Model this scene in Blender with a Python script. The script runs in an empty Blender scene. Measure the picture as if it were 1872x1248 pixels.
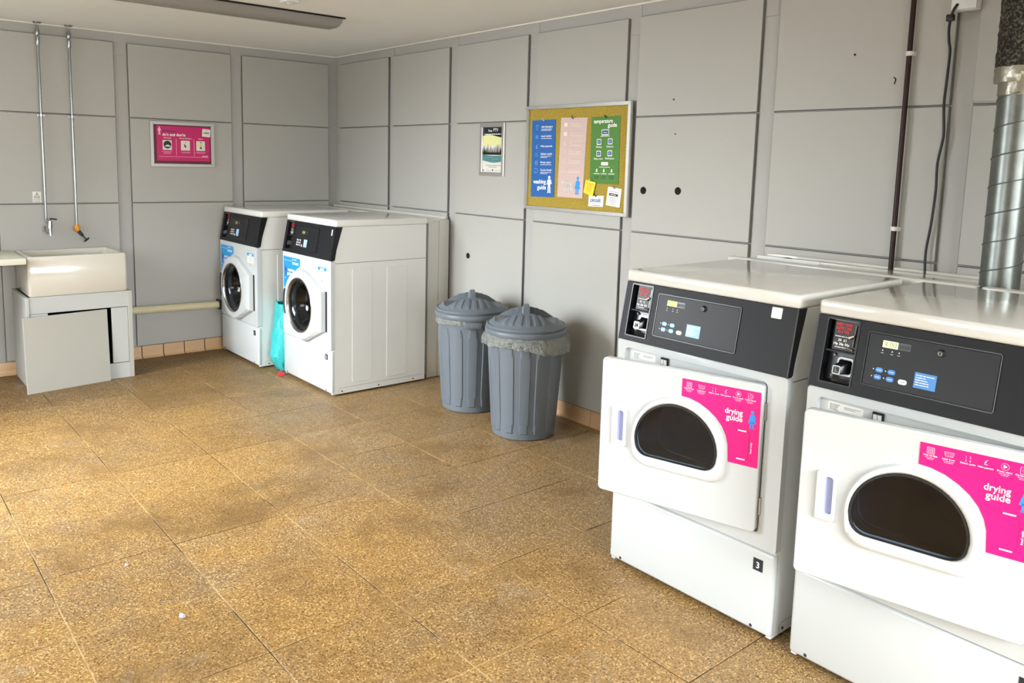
import bpy, bmesh, math, random
from mathutils import Vector, Matrix
random.seed(7)
sc = bpy.context.scene
COL = sc.collection
PI = math.pi

# ------------------------------------------------------------------ camera, world, light, exposure
CX, CY, CZ = -3.5359, -6.5814, 1.6
YAW, PITCH, ROLL, FPX, PX, PY = 0.6934, 0.1292, 0.0242, 1472.8, 910.3, 489.8
cd = bpy.data.cameras.new('camera'); cam = bpy.data.objects.new('camera', cd); COL.objects.link(cam)
fw = Vector((math.sin(YAW)*math.cos(PITCH), math.cos(YAW)*math.cos(PITCH), -math.sin(PITCH)))
rt = Vector((math.cos(YAW), -math.sin(YAW), 0)); up = rt.cross(fw)
r2 = rt*math.cos(ROLL)+up*math.sin(ROLL); u2 = -rt*math.sin(ROLL)+up*math.cos(ROLL)
M = Matrix((r2, u2, -fw)).transposed().to_4x4(); M.translation = (CX, CY, CZ)
cam.matrix_world = M
cd.sensor_width = 36; cd.lens = 36*FPX/1872
cd.shift_x = (936-PX)/1872; cd.shift_y = (PY-624)/1872
cd.clip_start = 0.05
sc.camera = cam

w = bpy.data.worlds.new('world'); sc.world = w; w.use_nodes = True
bg = w.node_tree.nodes['Background']; bg.inputs[0].default_value = (0.96, 0.96, 0.93, 1); bg.inputs[1].default_value = 5.6

def area(name, loc, size, energy, color, direction, spread=180):
    l = bpy.data.lights.new(name, 'AREA'); l.shape = 'RECTANGLE'; l.size, l.size_y = size
    l.energy = energy; l.color = color; l.spread = math.radians(spread)
    o = bpy.data.objects.new(name, l); COL.objects.link(o); o.location = loc
    o.rotation_euler = Vector(direction).to_track_quat('-Z', 'Z').to_euler()
    return o
# daylight entering through the windows of the left wall, the glazed door and the window behind the camera
area('window_daylight', (-4.98, -1.75, 1.50), (2.3, 1.3), 118, (0.88, 0.95, 1.0), (1, -0.24, -0.68), 88)
area('window_daylight', (-4.98, -4.65, 1.42), (1.4, 1.15), 22, (0.88, 0.95, 1.0), (1, 0.05, -1.0), 100)
area('window_daylight', (-2.4, -8.54, 1.45), (3.2, 1.5), 165, (0.90, 0.96, 1.0), (-0.12, 1, -0.85), 100)
sc.view_settings.view_transform = 'Standard'
try: sc.view_settings.look = 'None'
except Exception: pass
sc.view_settings.gamma = 1.0
sc.view_settings.use_curve_mapping = False
sc.view_settings.exposure = 0.3

# ------------------------------------------------------------------ materials
def s2l(h):
    h = h.lstrip('#'); c = [int(h[i:i+2], 16)/255 for i in (0, 2, 4)]
    return tuple(x/12.92 if x <= .04045 else ((x+.055)/1.055)**2.4 for x in c)+(1,)
def mat(name, col, rough=.5, metal=0, bump=0, bscale=200, var=0, vscale=8, spec=None, coat=0, alpha=None, emit=0, trans=0):
    m = bpy.data.materials.new(name); m.use_nodes = True; nt = m.node_tree; n = nt.nodes; l = nt.links
    b = n['Principled BSDF']; c = s2l(col) if isinstance(col, str) else tuple(col)+(1,)
    b.inputs['Base Color'].default_value = c; b.inputs['Roughness'].default_value = rough; b.inputs['Metallic'].default_value = metal
    if spec is not None: b.inputs['Specular IOR Level'].default_value = spec
    if coat: b.inputs['Coat Weight'].default_value = coat; b.inputs['Coat Roughness'].default_value = .06
    if alpha is not None: b.inputs['Alpha'].default_value = alpha
    if trans: b.inputs['Transmission Weight'].default_value = trans
    if emit: b.inputs['Emission Color'].default_value = c; b.inputs['Emission Strength'].default_value = emit
    if bump or var:
        tc = n.new('ShaderNodeTexCoord')
    if bump:
        t = n.new('ShaderNodeTexNoise'); t.inputs['Scale'].default_value = bscale; t.inputs['Detail'].default_value = 3
        l.new(tc.outputs['Object'], t.inputs['Vector'])
        bp = n.new('ShaderNodeBump'); bp.inputs['Strength'].default_value = bump; bp.inputs['Distance'].default_value = .002
        l.new(t.outputs['Fac'], bp.inputs['Height']); l.new(bp.outputs['Normal'], b.inputs['Normal'])
    if var:
        t2 = n.new('ShaderNodeTexNoise'); t2.inputs['Scale'].default_value = vscale; t2.inputs['Detail'].default_value = 5
        l.new(tc.outputs['Object'], t2.inputs['Vector'])
        mx = n.new('ShaderNodeMixRGB'); mx.inputs[1].default_value = tuple(x*(1-var) for x in c[:3])+(1,); mx.inputs[2].default_value = tuple(min(1, x*(1+var)) for x in c[:3])+(1,)
        l.new(t2.outputs['Fac'], mx.inputs[0]); l.new(mx.outputs[0], b.inputs['Base Color'])
    return m

def floor_mat():
    m = bpy.data.materials.new('terrazzo_tile'); m.use_nodes = True; nt = m.node_tree; n = nt.nodes; l = nt.links
    b = n['Principled BSDF']; geo = n.new('ShaderNodeNewGeometry'); oi = n.new('ShaderNodeObjectInfo')
    def noise(sc_, det=4, rough=.5):
        t = n.new('ShaderNodeTexNoise'); t.inputs['Scale'].default_value = sc_; t.inputs['Detail'].default_value = det; t.inputs['Roughness'].default_value = rough
        l.new(geo.outputs['Position'], t.inputs['Vector']); return t
    def ramp(src, a, bb, ca=(0, 0, 0, 1), cb=(1, 1, 1, 1)):
        r = n.new('ShaderNodeValToRGB'); r.color_ramp.elements[0].position = a; r.color_ramp.elements[1].position = bb
        r.color_ramp.elements[0].color = ca; r.color_ramp.elements[1].color = cb
        l.new(src, r.inputs[0]); return r.outputs[0]
    def mix(f, a, bb, mode='MIX'):
        x = n.new('ShaderNodeMixRGB'); x.blend_type = mode
        for i, v in ((0, f), (1, a), (2, bb)):
            if hasattr(v, 'links'): l.new(v, x.inputs[i])
            else: x.inputs[i].default_value = v
        return x.outputs[0]
    big = noise(.9, 3); mid = noise(5, 6, .65); fine = noise(130, 4, .8)
    base = mix(ramp(big.outputs['Fac'], .40, .62), s2l('#8c6b3c'), s2l('#80684a'))
    base = mix(ramp(mid.outputs['Fac'], .35, .7), base, s2l('#93703b'))
    # greyer tone towards the machine wall
    sep = n.new('ShaderNodeSeparateXYZ'); l.new(geo.outputs['Position'], sep.inputs[0])
    ma = n.new('ShaderNodeMath'); ma.operation = 'MULTIPLY_ADD'; ma.inputs[1].default_value = .36; l.new(sep.outputs['X'], ma.inputs[0])
    mb = n.new('ShaderNodeMath'); mb.operation = 'ADD'; l.new(ma.outputs[0], mb.inputs[0]); l.new(big.outputs['Fac'], ma.inputs[2]); mb.inputs[1].default_value = .60
    base = mix(ramp(mb.outputs[0], .35, 1.0, cb=(.62, .62, .62, 1)), base, s2l('#84735c'))
    # darker brown towards the back wall and sink corner
    dy = n.new('ShaderNodeMath'); dy.operation = 'MULTIPLY_ADD'; dy.inputs[1].default_value = .42; l.new(sep.outputs['Y'], dy.inputs[0]); l.new(big.outputs['Fac'], dy.inputs[2])
    dx = n.new('ShaderNodeMath'); dx.operation = 'MULTIPLY_ADD'; dx.inputs[1].default_value = -.16; l.new(sep.outputs['X'], dx.inputs[0]); l.new(dy.outputs[0], dx.inputs[2])
    base = mix(ramp(dx.outputs[0], -.02, .62, cb=(.85, .85, .85, 1)), base, s2l('#5c421f'))
    # terrazzo chips: light and dark speckle
    v = n.new('ShaderNodeTexVoronoi'); v.inputs['Scale'].default_value = 210; l.new(geo.outputs['Position'], v.inputs['Vector'])
    sv = n.new('ShaderNodeSeparateColor'); l.new(v.outputs['Color'], sv.inputs[0])
    base = mix(ramp(sv.outputs[0], .80, .84, cb=(.60, .60, .60, 1)), base, s2l('#c9ab78'))
    base = mix(ramp(sv.outputs[1], .84, .87, cb=(.75, .75, .75, 1)), base, s2l('#4c3213'))
    base = mix(ramp(fine.outputs['Fac'], .42, .66), base, mix(1.0, base, (1.22, 1.2, 1.14, 1), 'MULTIPLY'))
    base = mix(ramp(fine.outputs['Fac'], .34, .46, (1, 1, 1, 1), (0, 0, 0, 1)), base, mix(1.0, base, (.66, .62, .56, 1), 'MULTIPLY'))
    # brown stains and scuffs
    st = noise(2.1, 8, .7); base = mix(ramp(st.outputs['Fac'], .50, .68, cb=(.75, .75, .75, 1)), base, s2l('#6b4f2a'))
    st2 = noise(14, 8, .8); base = mix(ramp(st2.outputs['Fac'], .55, .70, cb=(.45, .45, .45, 1)), base, s2l('#5f4522'))
    gap = noise(3.3, 8, .75); base = mix(ramp(gap.outputs['Fac'], .58, .72, cb=(.42, .42, .42, 1)), base, s2l('#9a917f'))
    rv = n.new('ShaderNodeMapRange'); l.new(oi.outputs['Random'], rv.inputs[0]); rv.inputs[3].default_value = .90; rv.inputs[4].default_value = 1.07
    base = mix(1.0, base, rv.outputs[0], 'MULTIPLY')
    l.new(base, b.inputs['Base Color'])
    rr = n.new('ShaderNodeMapRange'); l.new(mid.outputs['Fac'], rr.inputs[0]); rr.inputs[3].default_value = .28; rr.inputs[4].default_value = .62
    l.new(rr.outputs[0], b.inputs['Roughness']); b.inputs['Specular IOR Level'].default_value = .38
    bp = n.new('ShaderNodeBump'); bp.inputs['Strength'].default_value = .25; bp.inputs['Distance'].default_value = .002
    l.new(fine.outputs['Fac'], bp.inputs['Height']); l.new(bp.outputs['Normal'], b.inputs['Normal'])
    return m

def grout_mat():
    m = mat('floor_grout', '#8a6a3c', .85); nt = m.node_tree; n = nt.nodes; l = nt.links; b = n['Principled BSDF']
    geo = n.new('ShaderNodeNewGeometry'); t = n.new('ShaderNodeTexNoise'); t.inputs['Scale'].default_value = 2.3; t.inputs['Detail'].default_value = 6; l.new(geo.outputs['Position'], t.inputs['Vector'])
    r = n.new('ShaderNodeValToRGB'); l.new(t.outputs['Fac'], r.inputs[0]); e = r.color_ramp.elements
    e[0].position = .46; e[0].color = s2l('#3a280f'); e[1].position = .58; e[1].color = s2l('#b3925c'); l.new(r.outputs[0], b.inputs['Base Color']); return m

def insul_mat():
    m = mat('insulation', '#1b1a17', .75); nt = m.node_tree; n = nt.nodes; l = nt.links; b = n['Principled BSDF']
    tc = n.new('ShaderNodeTexCoord'); t = n.new('ShaderNodeTexNoise'); t.inputs['Scale'].default_value = 95; t.inputs['Detail'].default_value = 5; t.inputs['Roughness'].default_value = .7
    l.new(tc.outputs['Object'], t.inputs['Vector']); r = n.new('ShaderNodeValToRGB'); l.new(t.outputs['Fac'], r.inputs[0])
    r.color_ramp.elements[0].position = .47; r.color_ramp.elements[0].color = s2l('#0e0d0b'); r.color_ramp.elements[1].position = .76; r.color_ramp.elements[1].color = s2l('#8d8574')
    l.new(r.outputs[0], b.inputs['Base Color']); bp = n.new('ShaderNodeBump'); bp.inputs['Strength'].default_value = .9; bp.inputs['Distance'].default_value = .006
    l.new(t.outputs['Fac'], bp.inputs['Height']); l.new(bp.outputs['Normal'], b.inputs['Normal']); return m

def cork_mat():
    m = mat('cork', '#a18b2c', .85); nt = m.node_tree; n = nt.nodes; l = nt.links; b = n['Principled BSDF']
    tc = n.new('ShaderNodeTexCoord'); t = n.new('ShaderNodeTexNoise'); t.inputs['Scale'].default_value = 190; t.inputs['Detail'].default_value = 4
    l.new(tc.outputs['Object'], t.inputs['Vector']); r = n.new('ShaderNodeValToRGB'); l.new(t.outputs['Fac'], r.inputs[0])
    r.color_ramp.elements[0].position = .35; r.color_ramp.elements[0].color = s2l('#806c22'); r.color_ramp.elements[1].position = .65; r.color_ramp.elements[1].color = s2l('#b9a03e')
    l.new(r.outputs[0], b.inputs['Base Color']); return m

def glass_mat(name, tint=.25, rough=.03):
    m = bpy.data.materials.new(name); m.use_nodes = True; nt = m.node_tree; n = nt.nodes; l = nt.links
    n.remove(n['Principled BSDF']); out = n['Material Output']
    tr = n.new('ShaderNodeBsdfTransparent'); tr.inputs[0].default_value = (tint*.85, tint*.97, tint*1.12, 1) if tint < .9 else (tint, tint, tint, 1)
    gl = n.new('ShaderNodeBsdfGlossy'); gl.inputs['Roughness'].default_value = rough; gl.inputs[0].default_value = (.9, .9, .9, 1)
    lw = n.new('ShaderNodeLayerWeight'); pw = n.new('ShaderNodeMath'); pw.operation = 'POWER'; pw.inputs[1].default_value = 3.5; l.new(lw.outputs['Facing'], pw.inputs[0])
    fr = n.new('ShaderNodeMath'); fr.operation = 'MULTIPLY_ADD'; fr.inputs[1].default_value = .7; fr.inputs[2].default_value = .04; l.new(pw.outputs[0], fr.inputs[0])
    mx = n.new('ShaderNodeMixShader'); l.new(fr.outputs[0], mx.inputs[0]); l.new(tr.outputs[0], mx.inputs[1]); l.new(gl.outputs[0], mx.inputs[2])
    l.new(mx.outputs[0], out.inputs[0]); return m

def liner_mat():
    m = bpy.data.materials.new('liner_plastic'); m.use_nodes = True; nt = m.node_tree; n = nt.nodes; l = nt.links
    b = n['Principled BSDF']; b.inputs['Base Color'].default_value = s2l('#b4b6b0'); b.inputs['Roughness'].default_value = .16
    out = n['Material Output']; tr = n.new('ShaderNodeBsdfTransparent'); tr.inputs[0].default_value = (.8, .8, .78, 1)
    mx = n.new('ShaderNodeMixShader'); mx.inputs[0].default_value = .48; l.new(tr.outputs[0], mx.inputs[1]); l.new(b.outputs[0], mx.inputs[2]); l.new(mx.outputs[0], out.inputs[0])
    tc = n.new('ShaderNodeTexCoord'); t = n.new('ShaderNodeTexNoise'); t.inputs['Scale'].default_value = 30; t.inputs['Detail'].default_value = 4; t.inputs['Distortion'].default_value = 1.5
    l.new(tc.outputs['Object'], t.inputs['Vector']); bp = n.new('ShaderNodeBump'); bp.inputs['Strength'].default_value = 1.0; bp.inputs['Distance'].default_value = .03
    l.new(t.outputs['Fac'], bp.inputs['Height']); l.new(bp.outputs['Normal'], b.inputs['Normal']); return m

MT = dict(
    wall=mat('grey_wall_paint', '#abaaa5', .55, bump=.08, bscale=260, var=.02, vscale=3),
    panel_edge=mat('grimy_panel_edge', '#6e6d69', .7), recess=mat('grey_wall_recess_paint', '#a9a8a5', .6, bump=.06, bscale=260),  # panel edge faces painted dark for the shadow lines at the joints
    ceiling=mat('ceiling_paint', '#e8eae9', .8, bump=.1, bscale=180, var=.02, vscale=4),
    bead=mat('white_bead', '#e4e2dc', .5),
    tile=floor_mat(), grout=grout_mat(), skirting=mat('skirting_tile', '#c9a47b', .35, var=.10, vscale=9, bump=.05), skirt_grout=mat('skirting_grout', '#6d5238', .9),
    enamel=mat('white_enamel', '#c3c8c9', .22, coat=.25), enamel_side=mat('white_enamel_side', '#dcdedc', .32),  # one enamel in two tones: lit fronts dimmed, shaded sides brightened by colour
    lid=mat('glossy_white_lid', '#dadbd7', .12, coat=.5), plastic_white=mat('white_plastic', '#d3d6d7', .3),
    pan=mat('recess_pan', '#c9cdcd', .35), black=mat('black_console', '#0f1116', .5, bump=.05, bscale=600, spec=.32), blackside=mat('black_console_side', '#08080b', .28),
    panelblack=mat('console_panel', '#121419', .42, spec=.35), gap=mat('dark_gap', '#0c0c0c', .8), rubber=mat('rubber', '#141414', .6),
    chrome=mat('chrome', '#b4b6b8', .22, 1), steeldark=mat('dark_steel', '#4a4c4e', .3, .9), steel=mat('steel', '#a9abab', .28, 1), drum=mat('drum_steel', '#8f9fba', .45, .6), darkplastic=mat('dark_plastic', '#17171a', .4),
    dglass=glass_mat('door_glass', .66), wglass=glass_mat('washer_glass', .42, .02),
    magenta=mat('magenta_sticker', '#e4107a', .4), magenta2=mat('magenta_poster', '#c20f63', .35), maroon=mat('maroon_border', '#5c1226', .4), purple=mat('purple_ink', '#6c1f74', .5),
    white=mat('white_ink', '#ffffff', .5), pinkwhite=mat('pale_pink_ink', '#ffb8d8', .5), cyan=mat('cyan_sticker', '#1590cf', .4), blueink=mat('blue_figure_ink', '#2a8fe0', .5),
    bluepaper=mat('blue_card', '#0f5ba6', .5), pinkpaper=mat('pale_pink_card', '#c9b1ac', .6), pinkline=mat('faded_pink_ink', '#eadbd6', .6), greyline=mat('grey_outline_ink', '#8f8a8a', .6),
    greenpaper=mat('green_card', '#417a17', .5), yellow=mat('yellow_note', '#e6d62c', .6), paper=mat('white_paper', '#e6e8e2', .6), ink=mat('dark_ink', '#20242a', .6), inkblue=mat('navy_ink', '#1c4f96', .6), lightblue=mat('pale_blue_key', '#8fbce8', .4), keyblue=mat('blue_key', '#3f86cf', .4), pinblack=mat('pin', '#151515', .3),
    red=mat('red_ink', '#e02424', .5, emit=.25), lcd=mat('lcd_green', '#a8c832', .3, emit=.55), lcdpale=mat('lcd_pale', '#e6ecb4', .3, emit=.7), lcdoff=mat('lcd_off', '#3c4045', .3), glyph=mat('lcd_glyph', '#e8ff60', .4, emit=.9), darkglyph=mat('lcd_dark_glyph', '#8d9a3c', .4),  # red lettering is plain print given added glow; the displays are lit
    alu=mat('aluminium_frame', '#c9c8c4', .30, .85), cork=cork_mat(), navy=mat('poster_dark', '#16201f', .3), posteryellow=mat('poster_yellow', '#dfe0a0', .35), postertree=mat('poster_tree', '#101611', .35), posterteal=mat('poster_teal', '#4c8387', .35), pcream=mat('poster_cream', '#dcdcd2', .35),
    binplastic=mat('grey_bin_plastic', '#636b73', .42, bump=.12, bscale=380, var=.05, vscale=7), liner=liner_mat(),
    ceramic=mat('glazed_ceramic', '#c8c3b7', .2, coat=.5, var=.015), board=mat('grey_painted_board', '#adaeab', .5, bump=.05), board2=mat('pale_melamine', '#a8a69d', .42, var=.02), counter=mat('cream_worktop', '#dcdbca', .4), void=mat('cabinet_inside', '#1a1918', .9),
    zincpipe=mat('chrome_pipe', '#9fa2a2', .25, .9), brass=mat('orange_valve', '#e0911e', .4), blackiron=mat('black_iron', '#1d1f1c', .5), cream=mat('cream_pipe', '#cfc6a4', .4),
    copper=mat('tarnished_copper', '#2b1712', .4, .5, var=.5, vscale=18), clip=mat('white_clip', '#dcd9d2', .5), cable=mat('black_cable', '#0d0d0d', .45),
    galv=mat('galvanised_steel', '#7b807d', .33, .9, var=.3, vscale=22), seam=mat('galvanised_seam', '#6c7170', .4, .8), foil=mat('foil_tape', '#a9a69a', .28, .9, bump=1.0, bscale=45), insul=insul_mat(),
    lamp=mat('lamp_diffuser', '#94928f', .3, var=.05), teal=mat('teal_bag', '#35b2b4', .45, bump=.5, bscale=26, var=.12, vscale=10), tealdark=mat('teal_inside', '#1c6f70', .7), redplastic=mat('red_scrap', '#d6262f', .4),
    screw=mat('screw', '#3a3a3a', .4, .6), hole=mat('hole_dark', '#050505', .9), cover=mat('boxing_paint', '#c9c8c1', .35, coat=.3), covertop=mat('boxing_top_paint', '#c6c4b8', .14, coat=.6), litter=mat('litter_paper', '#a9a8aa', .6),
)

# ------------------------------------------------------------------ mesh helpers
def link(name, me, parent=None):
    o = bpy.data.objects.new(name, me); COL.objects.link(o)
    if parent is not None: o.parent = parent
    return o
def finish(name, bm, m, parent=None, smooth=None, recalc=True):
    if recalc: bmesh.ops.recalc_face_normals(bm, faces=bm.faces)
    me = bpy.data.meshes.new(name); bm.to_mesh(me); bm.free()
    ms = m if isinstance(m, (list, tuple)) else [m]
    for x in ms: me.materials.append(x)
    if smooth:
        me.polygons.foreach_set('use_smooth', [True]*len(me.polygons))
        try: me.set_sharp_from_angle(angle=math.radians(smooth))
        except Exception: pass
    return link(name, me, parent)
def tag(o, label, cat, group=None, kind=None):
    if label: o['label'] = label
    if cat: o['category'] = cat
    if group: o['group'] = group
    if kind: o['kind'] = kind
    return o
def thing(name, label, cat, loc=(0, 0, 0), rz=0, group=None):
    o = bpy.data.objects.new(name, None); COL.objects.link(o); o.location = loc; o.rotation_euler = (0, 0, rz)
    o.empty_display_size = .05
    return tag(o, label, cat, group)
def box(bm, x0, x1, y0, y1, z0, z1, bev=0, seg=2, mi=0):
    vs = [bm.verts.new((x, y, z)) for x in (x0, x1) for y in (y0, y1) for z in (z0, z1)]
    fs = [bm.faces.new([vs[i] for i in q]) for q in ((0, 1, 3, 2), (4, 6, 7, 5), (0, 4, 5, 1), (2, 3, 7, 6), (0, 2, 6, 4), (1, 5, 7, 3))]
    for f in fs: f.material_index = mi
    if bev:
        es = list({e for f in fs for e in f.edges})
        bmesh.ops.bevel(bm, geom=es, offset=bev, segments=seg, affect='EDGES', profile=.5)
    return vs
def box_obj(name, dims, m, parent=None, bev=0, seg=2):
    bm = bmesh.new(); box(bm, *dims, bev=bev, seg=seg); return finish(name, bm, m, parent, 40 if bev else None)
def tube(bm, pts, r, n=12, cap=True, mi=0):
    pts = [Vector(p) for p in pts]; rings = []; rr = r if isinstance(r, (list, tuple)) else [r]*len(pts)
    t0 = (pts[1]-pts[0]).normalized(); a = t0.orthogonal().normalized()
    for i, p in enumerate(pts):
        t = (pts[min(i+1, len(pts)-1)]-pts[max(i-1, 0)])
        t = t.normalized() if t.length > 1e-9 else t0
        a = (a-t*a.dot(t)); a = a.normalized() if a.length > 1e-6 else t.orthogonal().normalized()
        b = t.cross(a)
        rings.append([bm.verts.new(p+(a*math.cos(2*PI*k/n)+b*math.sin(2*PI*k/n))*rr[i]) for k in range(n)])
    for A, B in zip(rings, rings[1:]):
        for k in range(n):
            f = bm.faces.new((A[k], A[(k+1) % n], B[(k+1) % n], B[k])); f.material_index = mi
    if cap:
        for R in (rings[0][::-1], rings[-1]):
            f = bm.faces.new(R); f.material_index = mi
def tube_obj(name, pts, r, m, parent=None, n=12):
    bm = bmesh.new(); tube(bm, pts, r, n); return finish(name, bm, m, parent, 50)
def smooth_path(pts, k=6):
    P = [Vector(p) for p in pts]; out = []
    for i in range(len(P)-1):
        p0, p1, p2, p3 = P[max(i-1, 0)], P[i], P[i+1], P[min(i+2, len(P)-1)]
        for j in range(k):
            t = j/k; out.append(.5*((2*p1)+(-p0+p2)*t+(2*p0-5*p1+4*p2-p3)*t*t+(-p0+3*p1-3*p2+p3)*t**3))
    out.append(P[-1]); return out
def rrect(u0, u1, v0, v1, r, n=6):
    pts = []
    for cx, cy, a0 in ((u1-r, v1-r, 0), (u0+r, v1-r, 90), (u0+r, v0+r, 180), (u1-r, v0+r, 270)):
        for k in range(n+1):
            a = math.radians(a0+90*k/n); pts.append((cx+r*math.cos(a), cy+r*math.sin(a)))
    return pts
def ell(cx, cy, rx, ry, n=40, a0=0): return [(cx+rx*math.cos(a0+2*PI*k/n), cy+ry*math.sin(a0+2*PI*k/n)) for k in range(n)]
def ray_poly(poly, c, a):
    dx, dy = math.cos(a), math.sin(a); best = None
    for i in range(len(poly)):
        x1, y1 = poly[i][0]-c[0], poly[i][1]-c[1]; x2, y2 = poly[(i+1) % len(poly)][0]-c[0], poly[(i+1) % len(poly)][1]-c[1]
        ex, ey = x2-x1, y2-y1; den = dx*ey-dy*ex
        if abs(den) < 1e-12: continue
        t = (x1*ey-y1*ex)/den; s = (x1*dy-y1*dx)/den
        if t > 0 and -1e-6 <= s <= 1+1e-6 and (best is None or t > best): best = t
    return (c[0]+dx*best, c[1]+dy*best)
def ring_pts(outer, inner, c):
    A = sorted({round(math.atan2(p[1]-c[1], p[0]-c[0]), 5) for p in outer+inner})
    return [ray_poly(outer, c, a) for a in A], [ray_poly(inner, c, a) for a in A]
def plate_hole(bm, T, outer, inner, c, d0, d1, mi=0):
    """plate with a hole; T(u,d,v)->Vector; d0 front depth, d1 back depth"""
    O, I = ring_pts(outer, inner, c); n = len(O)
    V = {(k, s): [bm.verts.new(T(p[0], d, p[1])) for p in L] for k, L in (('o', O), ('i', I)) for s, d in ((0, d0), (1, d1))}
    for i in range(n):
        j = (i+1) % n
        for q in ((V['o', 0][i], V['o', 0][j], V['i', 0][j], V['i', 0][i]), (V['o', 1][i], V['i', 1][i], V['i', 1][j], V['o', 1][j]),
                  (V['o', 0][i], V['o', 1][i], V['o', 1][j], V['o', 0][j]), (V['i', 0][i], V['i', 0][j], V['i', 1][j], V['i', 1][i])):
            f = bm.faces.new(q); f.material_index = mi
def loft(bm, T, loops, closed_front=True, closed_back=False, mi=0):
    """loops: list of (d, [(u,v)...]) with equal counts"""
    rows = [[bm.verts.new(T(p[0], d, p[1])) for p in L] for d, L in loops]; n = len(rows[0])
    for A, B in zip(rows, rows[1:]):
        for i in range(n):
            f = bm.faces.new((A[i], A[(i+1) % n], B[(i+1) % n], B[i])); f.material_index = mi
    if closed_front: f = bm.faces.new(rows[0]); f.material_index = mi
    if closed_back: f = bm.faces.new(rows[-1][::-1]); f.material_index = mi
def prism(bm, T, pts, d0, d1, mi=0): loft(bm, T, [(d0, pts), (d1, pts)], True, True, mi)
def scale_loop(pts, c, s): return [(c[0]+(p[0]-c[0])*s, c[1]+(p[1]-c[1])*s) for p in pts]
def inset_loop(pts, d):
    n = len(pts); out = []; area_ = sum(pts[i][0]*pts[(i+1) % n][1]-pts[(i+1) % n][0]*pts[i][1] for i in range(n)); sg = 1 if area_ > 0 else -1
    for i in range(n):
        a, b, c = Vector(pts[i-1]), Vector(pts[i]), Vector(pts[(i+1) % n])
        t = (c-a).normalized(); out.append((b.x-t.y*sg*d, b.y+t.x*sg*d))
    return out

TXC = {}
def text_pts(s, bold):
    k = (s, bold)
    if k in TXC: return TXC[k]
    cu = bpy.data.curves.new('t', 'FONT'); cu.body = s; cu.size = 1; cu.resolution_u = 3
    ob = bpy.data.objects.new('t', cu); me = ob.to_mesh()
    r = ([tuple(v.co) for v in me.vertices], [tuple(p.vertices) for p in me.polygons]); ob.to_mesh_clear()
    bpy.data.objects.remove(ob); bpy.data.curves.remove(cu); TXC[k] = r; return r
class Sheet:
    """flat print laid on a plane: u right, v up, lifted along the normal"""
    def __init__(s, T): s.T = T; s.b = {}
    def bm(s, m):
        if m not in s.b: s.b[m] = bmesh.new()
        return s.b[m]
    def poly(s, m, pts, lift=.0006):
        b = s.bm(m); b.faces.new([b.verts.new(s.T(p[0], -lift, p[1])) for p in pts])
    def rect(s, m, u0, u1, v0, v1, lift=.0006): s.poly(m, [(u0, v0), (u1, v0), (u1, v1), (u0, v1)], lift)
    def line(s, m, pts, wd, lift=.0008, closed=False):
        P = list(pts)+([pts[0]] if closed else [])
        for a, b in zip(P, P[1:]):
            a, b = Vector(a), Vector(b); t = (b-a)
            if t.length < 1e-9: continue
            t.normalize(); nn = Vector((-t.y, t.x))*wd/2; e = t*wd/2
            s.poly(m, [tuple(a-nn-e), tuple(b-nn+e), tuple(b+nn+e), tuple(a+nn-e)], lift)
    def text(s, m, body, u, v, size, width=None, align='L', bold=.0, lift=.001, rot=0, sx=1.0):
        if bold:
            for q, (a_, b_) in enumerate(((-1, 0), (1, 0), (0, 1), (0, -1))): s.text(m, body, u+a_*bold*size*.5, v+b_*bold*size*.5, size, width, align, 0, lift+.00006*q, rot, sx)
            return
        vs, fs = text_pts(body, 0)
        if not vs: return
        x0 = min(p[0] for p in vs); x1 = max(p[0] for p in vs)
        k = size; kx = size*sx if width is None else width/(x1-x0)
        off = {'L': -x0, 'C': -(x0+x1)/2, 'R': -x1}[align]; b = s.bm(m); ca, sa = math.cos(rot), math.sin(rot); V = []
        for p in vs:
            a, c = (p[0]+off)*kx, p[1]*k; V.append(b.verts.new(s.T(u+a*ca-c*sa, -lift, v+a*sa+c*ca)))
        for f in fs:
            try: b.faces.new([V[i] for i in f])
            except ValueError: pass
    def greek(s, m, u0, u1, v, h, n=1, gap=1.9, align='C', lift=.0008, seed=1):
        """rows of print too small to read in the photograph"""
        R = random.Random(seed); W = u1-u0
        for i in range(n):
            ww = W*(1 if i == 0 else R.uniform(.55, .95)); a = u0 if align == 'L' else u0+(W-ww)/2; x = a
            while x < a+ww-h:
                L = min(R.uniform(1.4, 4.2)*h, a+ww-x); s.rect(m, x, x+L, v-i*h*gap, v-i*h*gap+h*.72, lift); x += L+h*.55
    def build(s, parent, name='print', lift=0):
        out = []
        for m, b in s.b.items():
            o = finish(name, b, MT[m], parent, recalc=False); o['kind'] = 'stuff'; out.append(o)
        s.b = {}; return out
def xw(y0, z0=0, x=0):   # frame on the machine wall seen from the room: u right = -y
    return lambda u, d, v: Vector((x+d, y0-u, z0+v))
def yw(x0, z0=0, y=0):   # frame on the back wall: u right = +x
    return lambda u, d, v: Vector((x0+u, y+d, z0+v))

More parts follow.
